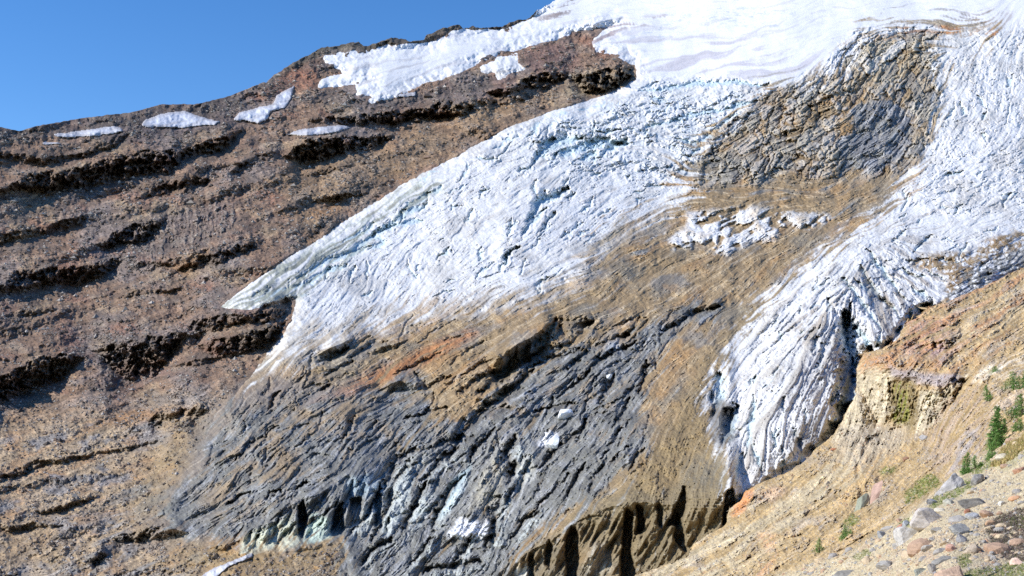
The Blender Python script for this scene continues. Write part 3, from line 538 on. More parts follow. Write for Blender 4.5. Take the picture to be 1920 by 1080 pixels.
# lower left fringe, dirty greenish ice
fr_m = A.mask([(400, 585), (500, 505), (620, 430), (800, 330), (840, 350), (720, 430), (650, 500), (560, 560)], 18)
ci = mix(ci, C(168, 176, 160), 0.7 * fr_m * sst(-0.6, 0.8, streak2 + n_mid)); ci = mix(ci, C(120, 112, 96), 0.6 * fr_m * sst(0.6, 1.6, streak2 - n_mid))
fr2 = A.mask([(395, 590), (480, 525), (580, 470), (640, 480), (580, 530), (560, 566)], 14); ci = mix(ci, C(146, 146, 130), 0.75 * fr2 * sst(-1.2, .6, streak2 + n_mid))
ci = mix(ci, C(186, 172, 148), 0.6 * A.mask([(548, 590), (620, 600), (800, 560), (640, 640), (480, 730), (400, 790), (430, 740), (500, 660)], 24) * sst(-1.6, .6, streak2 + streak3 * .5))
# debris
spk = sst(0.0, 1.0, 0.8 * n_sm + 0.35 * streak + 0.4 * n_mid)
cd = np.broadcast_to(c_deb, A.shape + (3,)).copy()
cd = mix(cd, c_deb2, sst(-0.1, 0.5, n_big + 0.2 * streak3 + 0.2 * n_mid))
cd = mix(cd, C(126, 124, 120), 0.7 * sst(.1, .5, fbm(A.WU / 120, A.WV / 60, 4, 133) + .12 * streak3 + .06 * streak2))
cd = mix(cd, C(176, 140, 94), 0.5 * sst(.1, .5, fbm(A.WU / 70, A.WV / 40, 4, 134) + .12 * streak3))
cd = mix(cd, c_gdeb, 0.8 * sst(0.0, 0.45, fbm(A.WU / 100, A.WV / 70, 4, 131) + 0.1 * streak3))
cd = mix(cd, C(206, 190, 162), 0.35 * sst(0.7, 1.8, streak + 0.4 * streak2))
cd = mix(cd, c_rust, 0.9 * A.mask(RUST, 13) * sst(-1.6, .4, streak2)); cd = mix(cd, C(182, 120, 70), 0.7 * A.mask(ORANGE2, 4) * sst(-0.5, 0.6, streak2 + n_mid))
dk = A.mask([(1480, 520), (1600, 440), (1640, 430), (1440, 620), (1380, 720), (1340, 780), (1360, 900), (1390, 1100), (1230, 1100), (1060, 980), (1180, 900), (1240, 820), (1300, 700), (1400, 580)], 25)
cd = mix(cd, C(140, 120, 84), 0.85 * dk)
LG = A.mask([(250, 1000), (300, 860), (440, 740), (720, 700), (700, 800), (560, 900), (430, 1000)], 40)
cg = np.broadcast_to(c_gry, A.shape + (3,)).copy()
cg = mix(cg, c_gry2, 0.7 * sst(-0.3, 0.6, n_mid + 0.3 * chop * -0.5)); cg = mix(cg, C(166, 166, 168), 0.6 * sst(0.6, 1.9, streak + 0.6 * chop)); cg = mix(cg, C(150, 128, 98), (0.6 + .25 * LG) * sst(0.1 - .3 * LG, 0.5 - .1 * LG, fbm(A.WU / 70, A.WV / 45, 4, 132) + 0.14 * streak2 + 0.12 * streak3) * sst(0, 90, A.sd([(600, 700), (1400, 500), (1300, 900), (900, 800), (400, 1000), (350, 850)]) + 40))
mGn = sst(0.3, 0.75, np.maximum.reduce([A.mask(GREY, 34), A.mask(GREY_UP, 12), 0.85 * A.mask(GREY_R, 14)]) + 0.35 * n_mid + 0.16 * streak2 + 0.14 * streak3)
cd = mix(cd, C(122, 110, 86), 0.6 * A.mask(BROWN_CLIFF, 10)); cdd = mix(cd, cg, mGn[..., None])
lowg = 0.6 * A.mask(GREY_LOW, 30) * (1 - mGn); cdd = mix(cdd, C(128, 124, 122), lowg)
# fade between clean and debris ice, ragged along the flow
soft = sdD + 15 * streak2 * sst(200, 500, U) + 12 * n_mid + 5 * streak
edge_w = 16 + 26 * A.mask([(500, 700), (560, 620), (800, 540), (1100, 450), (1250, 380), (1280, 420), (1100, 560), (800, 640), (560, 720)], 30)
mDn = sst(-1, 1, soft / edge_w)
mDn = np.maximum(mDn, A.mask(DEBRIS_RIGHT, 7) * sst(-0.7, 0.3, 0.6 - 2.0 * (w2_ - w1) + n_sm + 0.8 * n_mid))
mWn = mW * sst(-0.25, 0.1, 1.3 * n_mid + .7 * n_sm + .22 * streak3 + .12 * streak2)
speck = m2 * sst(0.60, 0.72, wws + 0.4 * n_sm + 0.25 * n_mid) * sst(.05, .2, ww2 - ww1) * (1 - 0.75 * A.mask(GREY_UP, 8)) * (0.35 + .45 * A.mask([(1560, 120), (1640, 60), (1700, 80), (1680, 140), (1600, 150)], 30))
bare = np.clip(np.maximum(mWn, speck), 0, 1)
ic_w = 0.85 * mDn * (1 - bare)
ci = mix(ci, mix(cdd, c_dark, 0.0), np.clip(mDn * (1 - bare), 0, 1)[..., None])
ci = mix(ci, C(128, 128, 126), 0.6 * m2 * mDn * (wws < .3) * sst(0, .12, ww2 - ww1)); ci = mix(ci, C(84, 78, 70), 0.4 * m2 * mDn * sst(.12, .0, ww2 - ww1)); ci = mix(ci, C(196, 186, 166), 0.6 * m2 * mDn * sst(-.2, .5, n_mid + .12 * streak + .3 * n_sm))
ci = mix(ci, C(108, 110, 118), 0.6 * gup * sst(-.5, .3, n_mid * 2 + 1.6 * (wws - .5) - .2 * streak)); ci = mix(ci, C(176, 178, 182), 0.6 * gup * sst(.7, 1.6, streak + .4 * frac))
tp_ = A.mask([(1600, 80), (1650, 62), (1720, 80), (1700, 150), (1640, 160), (1600, 130)], 18); ci = mix(ci, C(214, 200, 172), .55 * tp_ * sst(-.8, .6, streak2 + n_sm))
ci = mix(ci, C(206, 176, 128), 0.5 * mWn * sst(0.1, 0.5, n_mid))
def paint(poly, c, a, soft=7, mod=None):
    global ci
    m = a * A.mask(poly, soft)
    ci = mix(ci, c, m if mod is None else m * mod)
gn = sst(-2.2, -0.6, streak2 + 0.5 * frac)
paint([(450, 1040), (452, 1015), (500, 985), (545, 965), (560, 1020)], C(196, 196, 172), .85, 7, gn)
paint([(567, 1018), (585, 960), (620, 975), (622, 1010)], C(190, 204, 186), .85, 6, gn); paint([(655, 990), (680, 950), (700, 960), (690, 1000)], C(200, 205, 196), .6, 6, gn); paint([(650, 900), (700, 890), (720, 910), (690, 930), (655, 925)], C(150, 176, 190), .7, 10, gn)
paint([(715, 990), (735, 920), (770, 870), (775, 900), (745, 980), (725, 1010)], C(190, 196, 190), .8, 6, gn); paint([(770, 970), (790, 930), (800, 960), (785, 990)], C(200, 206, 200), .8, 6, gn); paint([(822, 975), (850, 900), (880, 870), (870, 920), (845, 960)], C(176, 196, 200), .75, 6, gn)
paint([(600, 1000), (660, 900), (720, 880), (800, 840), (790, 900), (740, 1000), (700, 1010)], C(160, 160, 156), .55, 16, sst(-.5, 1, streak2)); paint([(830, 1000), (880, 870), (960, 830), (1010, 850), (1000, 920), (930, 1000)], C(160, 158, 152), .55, 14, sst(-.5, 1, streak2))
ci = mix(ci, C(196, 200, 194), 0.8 * pale * sst(-.5, .3, n_sm + .2 * streak))  # exposed pale ice, with the sunlit side of each groove painted lighter
paint([(838, 1006), (870, 965), (895, 978), (915, 975), (912, 1004), (890, 1010)], c_snow, .95, 5); paint([(880, 960), (905, 880), (935, 845), (945, 880), (930, 940)], C(176, 168, 148), .7, 7, gn); paint([(965, 870), (1000, 850), (1000, 900), (975, 915)], C(190, 188, 176), .7, 7, gn)
paint([(1005, 835), (1030, 810), (1048, 812), (1035, 838)], c_snow, .8, 4); paint([(1130, 650), (1160, 640), (1170, 665)], C(190, 196, 205), .5, 7, gn)
paint([(1290, 860), (1360, 840), (1376, 900), (1300, 920), (1280, 900)], C(122, 116, 102), .55, 18, sst(-1.2, .8, frac)); paint([(960, 1075), (985, 1060), (998, 1075), (985, 1090)], C(215, 212, 200), .8, 5, gn); paint([(1095, 1060), (1108, 1020), (1140, 1020), (1150, 1070), (1120, 1075)], C(190, 182, 165), .55, 9, gn)
paint([(1575, 730), (1592, 640), (1606, 700), (1600, 740), (1580, 800), (1560, 830)], C(88, 110, 124), .8, 6); paint([(1480, 850), (1500, 790), (1560, 760), (1550, 830), (1520, 860)], C(150, 152, 156), .7, 12); paint([(1460, 690), (1560, 600), (1590, 620), (1580, 700), (1520, 740)], C(196, 192, 186), .5, 18)  # shade of the ice-edge gap and snout flank painted dark blue and grey
for q in ([(1590, 545), (1690, 610), (1680, 640), (1640, 600)], [(1640, 560), (1700, 540), (1700, 580), (1660, 590)], [(1650, 520), (1700, 500), (1770, 520), (1740, 545), (1690, 530)], [(1560, 600), (1520, 560), (1480, 620), (1500, 660)]):
    paint(q, C(150, 128, 100), .6, 10, sst(-0.6, 0.7, streak2 + 1.5 * n_sm))
RT = A.mask([(1340, 780), (1430, 600), (1600, 440), (1760, 430), (1700, 560), (1600, 680), (1560, 830), (1400, 900)], 20)
ci = mix(ci, C(164, 152, 136), 0.55 * RT * sst(0.1, 1.5, .8 * streak3 + .6 * streak2) * (1 - np.clip(mDn, 0, 1))); ci = mix(ci, C(140, 136, 130), 0.5 * RT * (1 - np.clip(mDn, 0, 1)) * sst(.6, 1.6, streak + .5 * cM))
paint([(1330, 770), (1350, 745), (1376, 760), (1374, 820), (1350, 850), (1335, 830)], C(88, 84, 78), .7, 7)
shp = 0.10 * streak + 0.06 * streak2 + 0.07 * grain
ci = ci * np.exp(shp * (0.35 + 0.75 * mDn))[..., None]
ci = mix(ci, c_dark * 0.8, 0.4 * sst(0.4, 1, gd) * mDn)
ci = np.clip(ci, 0.01, 0.9)

# ================================================================== stack the layers
def thick(sd, T, w): return np.where(sd < 0, sd * 0.9, T * (1 - np.exp(-sd / w)))
Hm = Hb - Hr * 0.85
LL = A.mask([(420, 800), (300, 860), (100, 980), (100, 1200), (560, 1200), (520, 1000), (460, 900)], 40)
lift = np.maximum(thick(sdS, 5, 9), np.maximum(thick(sdT, 4, 8), thick(sdG, 12 - 9 * LL, 12)))
blendI = sst(4, 40, sdI)
Hice = (Hm + lift) * (1 - blendI) + (Hi + 12 - 9 * LL) * blendI
Hbed = Hb * (1 - blendI) + (Hi + 3 - 8 * LL) * blendI
def to_P(H, sh, LD, Gs, skyline=None):
    Uo = sh.U.astype(np.float64).copy(); Vo = sh.V.astype(np.float64).copy(); L = LD - Gs * H
    ex = np.zeros(sh.shape)
    if skyline is not None:
        sk = skyline[None, :]; t = sk - Vo
        near = np.abs(t) < sh.step * 0.55
        L = L + np.where(t > 0, 0.0035 * t, 0)
        Vo = np.where(near, sk + 0 * Vo, np.where(t > 0, sk + 0.12 * t, Vo)); ex = t
    return world(Uo, Vo, np.exp(L)), ex
cb = mix(cb, np.clip(cdd, 0, 1), (sst(-110, -5, sdI + 25 * n_mid + 8 * streak3) * A.mask([(450, 740), (300, 800), (40, 980), (40, 1200), (700, 1200), (660, 1010), (520, 900)], 30))[..., None])
Pb, ex = to_P(Hbed, A, LD0, G, skv)
Pi, _ = to_P(Hice, A, LD0, G, skv)
sp = np.zeros(A.shape, bool)
slope = empty('mountainside'); tag(slope, 'brown and grey rocky mountainside with dark lava cliff bands beside the glacier', 'mountainside', kind='structure')
keepb = (ex < 70) & (sdI < 70)
specs = [('bedrock_slope', slope)] + [('rock_cliff', slope)] * len(DL)
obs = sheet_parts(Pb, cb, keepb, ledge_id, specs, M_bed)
g = empty('glacier', tuple(world(900.0, 700.0, 600.0))); tag(g, 'long crevassed glacier, white above and covered in brown and grey debris below', 'glacier', kind='structure')
gpar = empty('glacier_frame') if False else g
pidI = np.zeros(A.shape, np.int32)
pidI[(A.sd(DEBRIS) > 0)] = 2
pidI[(mG > 0.5) & (mDn > 0.5)] = 3
pidI[(m2 > 0.5) & (pidI > 0)] = 4
pidI[(A.sd([(1765, 55), (1765, 160), (1712, 345), (1600, 432), (1480, 522), (1385, 632), (1330, 735), (1376, 905), (1376, 1400), (2400, 1400), (2400, 40)]) > 0) & (pidI == 0)] = 1
pidI[(A.sd(DEBRIS_RIGHT) > 0)] = 2
pidI[(top > 0.5)] = 5
hasI = (Hice > Hbed - 1.5) & (sdI > -7) & (ex < 70)
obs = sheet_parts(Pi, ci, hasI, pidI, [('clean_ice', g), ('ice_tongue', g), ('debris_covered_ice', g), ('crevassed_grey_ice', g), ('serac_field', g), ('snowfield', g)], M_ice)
# snow patches lying on the bedrock
for (poly, lab), sd in zip(PATCHES, sdPs):
    Hp = Hm + np.where(sd < 0, sd * 0.6, 3.5 * (1 - np.exp(-sd / 5.0)) + 3.2)
    k = (sd > -3.5) & (ex < 0)
    js = np.where(k.any(0))[0]; is_ = np.where(k.any(1))[0]
    sl = (slice(max(is_[0] - 2, 0), is_[-1] + 3), slice(max(js[0] - 2, 0), js[-1] + 3))
    Pp = world(U[sl].astype(float), V[sl].astype(float), np.exp(LD0[sl] - G[sl] * Hp[sl]))
    cp_ = np.broadcast_to(np.array([0.74, 0.75, 0.80], f4), U[sl].shape + (3,)).copy(); cp_ = mix(cp_, c_dirt, 0.35 * sst(0, 1.6, streak2[sl] + 0.5 * streak[sl])); cp_ = mix(cp_, C(150, 140, 134), 0.55 * sst(7, 0, sd[sl] + 3 * n_sm[sl]))
    o = sheet_parts(Pp, cp_, k[sl], np.zeros(U[sl].shape, np.int32), [('snow_patch', None)], M_ice)[0]
    tag(o, lab, 'snow patch', 'snow patches on the mountainside')
print('far terrain', round(time.time() - T0, 1))
#@@MORAINE
# ================================================================== near moraine hillside
B = Sheet(780, 1130, 1930, 2400, 380, 484, 1092, 1750, 1.25)
MU, MV = B.U, B.V
cpM = [(2300, 380, 620), (1920, 502, 480), (1740, 576, 400), (1620, 662, 330), (1600, 740, 300), (1555, 825, 270), (1470, 888, 245), (1390, 940, 225), (1300, 1022, 200), (1190, 1080, 185), (1000, 1200, 150), (900, 1330, 120),
       (1600, 1000, 78), (1500, 1060, 80), (1900, 1040, 38), (1750, 960, 54), (1920, 860, 60), (1880, 760, 100), (1800, 800, 125), (1700, 770, 205), (1700, 880, 120), (1550, 900, 170), (1400, 1000, 150), (1300, 1070, 140), (1700, 650, 300),
       (1850, 600, 280), (1920, 560, 340), (2250, 700, 75), (2250, 1300, 16), (1500, 1330, 32), (1000, 1380, 75), (2250, 1000, 28), (1500, 1700, 13), (2250, 1700, 8), (900, 1700, 30)]
LM = coarse(lambda X, Y: tps(cpM, X, Y), B).astype(np.float64)
gM = np.zeros_like(LM); gM[1:-1] = (LM[2:] - LM[:-2]) / (B.v[2:] - B.v[:-2])[:, None]; gM[0] = gM[1]; gM[-1] = gM[-2]
GM = np.clip(-gM, 0.0010, 0.0035)
wx = fbm(MU / 50, MV / 50, 5, 211, .6) * 14; wy = fbm(MU / 50, MV / 50, 5, 221, .6) * 10
B.WU = MU + wx; B.WV = MV + wy
AM = 0.5 * fbm(MU / 60, MV / 50, 3, 271) + 0.4 * fbm(MU / 18, MV / 15, 2, 272) + 0.5 * np.arctan2(*[coarse(lambda X, Y, k=k: k(2 * field([(1300, 1060, 30), (1500, 960, 34), (1700, 900, 38), (1500, 1060, 30), (1700, 1040, 22), (1900, 950, 25), (1900, 600, 33), (1750, 640, 30), (1680, 760, 80), (1640, 740, 84), (1620, 830, 70), (1760, 760, 78), (1800, 760, 50), (1820, 840, 55), (1900, 700, 30), (1650, 690, 20)], X, Y)), B) for k in (np.sin, np.cos)])
whm = rng.standard_normal(B.shape).astype(f4)
st1 = norm(B.lic(whm + .5 * perlin(MU / 3, MV / 3, 231), AM, 10)); st2 = norm(B.lic(perlin(MU / 6, MV / 6, 232) + .6 * perlin(MU / 12, MV / 12, 233), AM, 24, 1.4)); st3 = norm(B.lic(perlin(MU / 15, MV / 15, 234), AM, 40, 1.8))
nb = fbm(MU / 110, MV / 90, 4, 241); nm = fbm(MU / 36, MV / 30, 4, 242); ns = fbm(MU / 10, MV / 8, 3, 243); gr = norm(perlin(MU / 2.6, MV / 2.6, 244) + .4 * whm)
cg_ = ridged(B.WU / 26, B.WV / 20, 5, 245, .6)
sdM = B.sd(MOR, MU, MV) + 2.2 * fbm(MU / 12, MV / 12, 3, 246) * 1.6
NEAR = [(1420, 1100), (1500, 1062), (1600, 1030), (1650, 1000), (1700, 965), (1745, 930), (1790, 890), (1830, 860), (1880, 835), (1920, 812), (2600, 600), (2600, 1900), (1200, 1900)]
mN = B.mask(NEAR, 9); sdN = B.sd(NEAR)
# relief
Hm_ = 8 * nb + 6 * nm + 2.0 * ns
farm = 1 - mN
Hm_ = Hm_ * (0.35 + 0.65 * farm) + farm * (0.6 * st2 * sst(-.3, .3, nb) + 1.1 * st3 + 0.3 * st1 + 4.0 * cg_ * (.35 + .65 * sst(-.2, .3, fbm(MU / 60, MV / 50, 3, 249))) + 1.8 * ns + 2.6 * nm + 0.3 * st1) + mN * (0.5 * st2 + 0.7 * gr * 0.4)
q1, q2, qi = worley(MU / 6, MV / 5, 247); q3, q4, qj = worley(MU / 3.2, MV / 2.6, 248)
Hm_ = Hm_ + 1.0 * (0.5 - q1) * (qi > 0.6) * 1.6 + 0.5 * (0.5 - q3) * (qj > .55)
Hm_ = Hm_ + 9 * np.exp(-((sdN - 6) / 16) ** 2)
def mwall(L, k, amp=1.1, back=1.0, rw=10, ribs=0.3):
    global Hm_
    xs = [p[0] for p in L]; Uq = B.WU * 0.6 + MU * 0.4
    vl = np.interp(Uq, xs, [p[1] for p in L]); h = np.interp(Uq, xs, [p[2] for p in L], left=0, right=0); tp = min(60, .3 * (xs[-1] - xs[0]))
    h = h * sst(xs[0] - 10, xs[0] + tp, Uq) * (1 - sst(xs[-1] - tp, xs[-1], Uq)); hh = np.maximum(h, .5)
    t = .5 * B.WV + .5 * MV - vl
    Hm_ = Hm_ + amp * h * np.where(t < 0, .55 * np.exp(np.clip(t / (back * hh), -20, 0)), np.where(t < hh, .55 - t / hh, -.45 * np.exp(-np.clip((t - hh) / (back * hh), 0, 20))))
    on = np.where((t > 0) & (t < hh), np.sin(np.clip(t / hh, 0, 1) * np.pi) ** .6, 0) * (h > 2)
    Hm_ = Hm_ + on * ribs * np.minimum(h, 40) * (fbm(B.WU / rw, B.WV / 34 + k, 4, 250 + k, .6) + .25 * (qi - .5))
    return on
cliff = mwall([(1596, 700, 60), (1620, 686, 110), (1670, 690, 110), (1700, 704, 110), (1740, 712, 100), (1790, 708, 60), (1830, 704, 10)], 1, 0.72, .8, 15, .3)
mwall([(1700, 632, 5), (1760, 640, 20), (1800, 628, 16), (1810, 628, 2)], 2); mwall([(1560, 935, 3), (1600, 915, 26), (1650, 890, 22), (1660, 885, 2)], 3, 1.0)
mwall([(1700, 930, 2), (1740, 880, 4), (1780, 850, 14), (1830, 810, 12), (1840, 805, 2)], 5, .8); mwall([(1380, 960, 2), (1400, 935, 18), (1470, 905, 12), (1480, 900, 2)], 6, 1.0)
gl = B.mask([(1672, 712), (1700, 704), (1722, 712), (1724, 760), (1712, 808), (1680, 796), (1664, 770)], 9); Hm_ = Hm_ - 9 * gl
sl_ = None
for pts, wd, dp in [([(1560, 1040), (1660, 990), (1740, 930)], 3, 3), ([(1380, 1060), (1480, 1010), (1560, 980)], 3, 4), ([(1700, 600), (1780, 600), (1860, 560)], 5, 5), ([(1620, 850), (1640, 820), (1700, 800)], 5, 6), ([(1600, 850), (1610, 900)], 5, 5), ([(1760, 860), (1770, 810), (1800, 770)], 4, 5), ([(1780, 690), (1880, 640), (1930, 610)], 5, 5), ([(1700, 660), (1730, 620)], 4, 4), ([(1320, 1050), (1400, 1000), (1500, 960)], 3, 4)]:
    sl, d, sg, al = B.line(pts, wd * 6); Hm_[sl] -= dp * np.exp(-(d / (wd * (1 + .5 * ns[sl]))) ** 2)
# colours
k_base = C(180, 153, 110); k_or = C(184, 136, 96); k_sand = C(196, 180, 148); k_pink = C(164, 142, 120); k_pale = C(200, 186, 158); k_och = C(190, 158, 110); k_gry = C(156, 148, 140); k_green = C(104, 112, 52); k_red = C(176, 128, 104)
cm = np.broadcast_to(k_base, B.shape + (3,)).copy()
cm = mix(cm, k_or, 0.8 * sst(-0.2, 0.5, nb + 0.25 * st3) * B.mask([(1600, 560), (2400, 300), (2400, 700), (1880, 680), (1800, 700), (1640, 700)], 40))
cm = mix(cm, k_gry, 0.55 * sst(0.1, 0.6, fbm(B.WU / 70, B.WV / 40, 4, 261) + 0.15 * st2))
cm = mix(cm, k_sand, 0.7 * B.mask([(1180, 1080), (1380, 960), (1480, 900), (1560, 850), (1700, 800), (1600, 920), (1400, 1060), (1200, 1200)], 20) * sst(-.8, .6, st3 + nm))
def mp(poly, c, a, s=9, mod=1.0):
    global cm
    cm = mix(cm, c, a * B.mask(poly, s) * mod)
mv = sst(-0.9, 0.6, st2 + nm)
mp([(1700, 600), (1760, 590), (1790, 620), (1760, 670), (1690, 665)], k_red, .6, 14, mv); mp([(1770, 640), (1860, 560), (1960, 500), (1960, 560), (1830, 640)], k_sand, .5, 14, mv); mp([(1740, 650), (1775, 640), (1770, 680), (1745, 690)], C(176, 150, 150), .6, 6, mv)
mp([(1604, 690), (1680, 690), (1664, 790), (1560, 830), (1590, 760)], k_pale, .8, 8); mp([(1722, 735), (1765, 730), (1790, 720), (1764, 790), (1715, 815)], k_pale, .9, 6); mp([(1606, 664), (1680, 660), (1680, 692), (1610, 700)], k_or, .6, 7, mv); mp([(1660, 682), (1720, 700), (1800, 705), (1800, 722), (1720, 722), (1670, 705)], C(170, 158, 158), .8, 6)
mp([(1664, 770), (1672, 715), (1716, 715), (1722, 760), (1712, 808), (1680, 796)], C(140, 122, 84), .9, 5); mp([(1668, 770), (1680, 715), (1700, 720), (1704, 790), (1684, 796)], C(128, 130, 54), .85, 5, sst(-.8, .4, st2)); mp([(1560, 830), (1600, 790), (1700, 800), (1680, 850), (1620, 880), (1580, 860)], C(178, 164, 142), .7, 14)
mp([(1780, 730), (1860, 720), (1870, 800), (1800, 890), (1740, 880), (1730, 800)], k_pink, .8, 12, mv); mp([(1800, 820), (1840, 800), (1820, 880), (1780, 890)], C(158, 154, 154), .6, 10, mv); mp([(1560, 960), (1600, 880), (1640, 850), (1700, 840), (1700, 860), (1640, 900), (1590, 960)], k_och, .9, 14, mv); mp([(1500, 1080), (1560, 1010), (1620, 970), (1600, 1020), (1540, 1070)], k_och, .8, 12, mv)
mp([(1380, 940), (1410, 915), (1412, 930), (1390, 960), (1372, 966)], C(206, 140, 88), .9, 5); mp([(1415, 930), (1450, 910), (1480, 912), (1450, 940), (1420, 945)], C(184, 152, 124), .7, 7); mp([(1420, 1000), (1440, 1040), (1400, 1100), (1420, 1100), (1460, 1040), (1450, 1000)], C(196, 146, 104), .6, 9, mv)
mp([(1790, 705), (1900, 670), (1940, 660), (1940, 690), (1850, 720)], C(220, 206, 184), .7, 8, mv); mp([(1850, 740), (1940, 715), (1940, 750), (1860, 775)], C(206, 184, 160), .7, 8, mv); mp([(1850, 880), (1880, 840), (1940, 800), (1940, 830), (1900, 860), (1850, 900)], C(198, 174, 128), .8, 8)
cm = mix(cm, k_sand, 0.85 * mN); cm = mix(cm, C(186, 168, 136), 0.5 * mN * sst(0, .5, nm)); cm = mix(cm, C(176, 150, 126), 0.7 * mN * B.mask([(1680, 1030), (1900, 960), (1940, 1100), (1600, 1100)], 30) * sst(-.3, .5, ns + nm))
GREENS = [[(1745, 935), (1785, 915), (1815, 895), (1830, 905), (1800, 925), (1760, 950), (1740, 955)], [(1815, 885), (1850, 868), (1885, 860), (1860, 880), (1830, 892)], [(1690, 925), (1720, 900), (1750, 890), (1770, 905), (1730, 930), (1700, 945)], [(1800, 1075), (1860, 1062), (1930, 1050), (1930, 1100), (1800, 1100)], [(1795, 1045), (1815, 1040), (1825, 1060), (1805, 1065)], [(1890, 975), (1915, 965), (1925, 990), (1900, 990)], [(1680, 985), (1720, 965), (1730, 972), (1700, 990)], [(1580, 985), (1600, 960), (1612, 975), (1596, 990)],
          [(1650, 880), (1680, 876), (1676, 886), (1655, 890)], [(1600, 1045), (1630, 1030), (1635, 1040), (1610, 1052)]]
mGr = np.maximum.reduce([B.mask(q, 5) for q in GREENS])
cm = mix(cm, C(112, 124, 58), 0.85 * mGr * sst(-.5, .3, ns + .3 * gr))
HEATH = [(1850, 985), (1880, 965), (1930, 950), (1930, 1050), (1890, 1048), (1862, 1030)]
mH = B.mask(HEATH, 10); cm = mix(cm, C(104, 90, 84), 0.8 * mH * sst(-.6, .3, ns + .3 * gr))
mp([(1862, 880), (1900, 850), (1940, 825), (1940, 845), (1890, 880)], C(120, 128, 66), .35, 7)
cm = cm * np.exp((0.14 * st1 + 0.12 * st2) * (0.3 + 0.7 * farm) + 0.10 * gr + 0.1 * ns + 0.07 * nm)[..., None]
cm = mix(cm, C(214, 204, 184), 0.4 * (qj > .75) * sst(.45, .2, q3)); cm = mix(cm, C(120, 104, 92), 0.45 * (qi > .9) * sst(.4, .25, q1))
rk = farm * sst(.15, .3, fbm(B.WU / 40, B.WV / 30, 4, 281, .6) + .04 * st2); Hm_ = Hm_ + rk * (1.5 + 2 * (q3 < .4) + 1.5 * qi); cm = mix(cm, C(164, 154, 142), .45 * rk * (qj > .4))
cm = np.clip(cm, .01, .85)
# geometry: fold back behind the visible brow so that the hillside has a far side
gy, gx = np.gradient(sdM.astype(float)); gx = gx / np.gradient(B.u)[None]; gy = gy / np.gradient(B.v)[:, None]; gl_ = np.hypot(gx, gy) + 1e-6; gx /= gl_; gy /= gl_
outm = sdM < -0.7; nearm = (np.abs(sdM) <= 0.7)
mvv = np.where(outm, -sdM * 1.12, np.where(nearm, -sdM, 0))
round_off = 7 * np.exp(-np.clip(sdM, 0, 200) / 10.0)
LMh = LM - GM * (Hm_ - round_off) + np.where(outm, -0.006 * sdM, 0)
Pm = world(MU + gx * mvv, MV + gy * mvv, np.exp(LMh))
pidM = np.zeros(B.shape, np.int32); pidM[(cliff > .15) & (sdM > 3)] = 1
mor = empty('moraine'); tag(mor, 'orange and beige eroded moraine hillside in front of the glacier edge', 'moraine', kind='structure')
sheet_parts(Pm, cm, sdM > -45, pidM, [('hillside', mor), ('pale_cliff', mor)], M_mor)
def on_mor(u, v):
    i = np.clip(np.searchsorted(B.v, v), 0, len(B.v) - 1); j = np.clip(np.searchsorted(B.u, u), 0, len(B.u) - 1)
    return Pm[i, j], float(np.exp(LMh[i, j]))
def on_far(u, v, arr=None):
    i = np.searchsorted(A.v, v); j = np.searchsorted(A.u, u); return (Pi if arr is None else arr)[i, j], float(np.exp(LD0[i, j]))
print('moraine', round(time.time() - T0, 1))
#@@OBJECTS
# ================================================================== boulders, stones, trees, plants
from mathutils import noise as mn
import bmesh
def stone_mesh(name, seed, sub=3, planes=9, cut=0.66, rough=0.10, color=(150, 146, 142), band=0.0, scl=(1, 1, 1)):
    bm = bmesh.new(); bmesh.ops.create_icosphere(bm, subdivisions=sub, radius=1.0)
    p = np.array([v.co[:] for v in bm.verts]); fc = np.array([[v.index for v in f.verts] for f in bm.faces]); bm.free()
    r = np.random.default_rng(seed)
    for i in range(planes):
        n = r.normal(size=3); n /= np.linalg.norm(n); d = r.uniform(cut - .10, cut + .25)
        p -= np.maximum(p @ n - d, 0)[:, None] * n * 0.92
    nz = np.array([mn.fractal(Vector(q * 2.2 + seed), 0.8, 2.1, 4) for q in p]); p *= (1 + rough * nz)[:, None]
    p = p * np.array(scl)
    c = np.array([1.16, 1.12, 1.06]) * C(*color)[None] * np.exp(0.3 * np.array([mn.fractal(Vector(q * np.array([1.5, 1.5, 5]) + seed * 3), 0.9, 2.0, 4) for q in p]))[:, None]
    return raw_mesh(name, p, fc, c, False)
def place(o, P, rot, s):
    o.location = P; o.rotation_euler = rot; o.scale = s
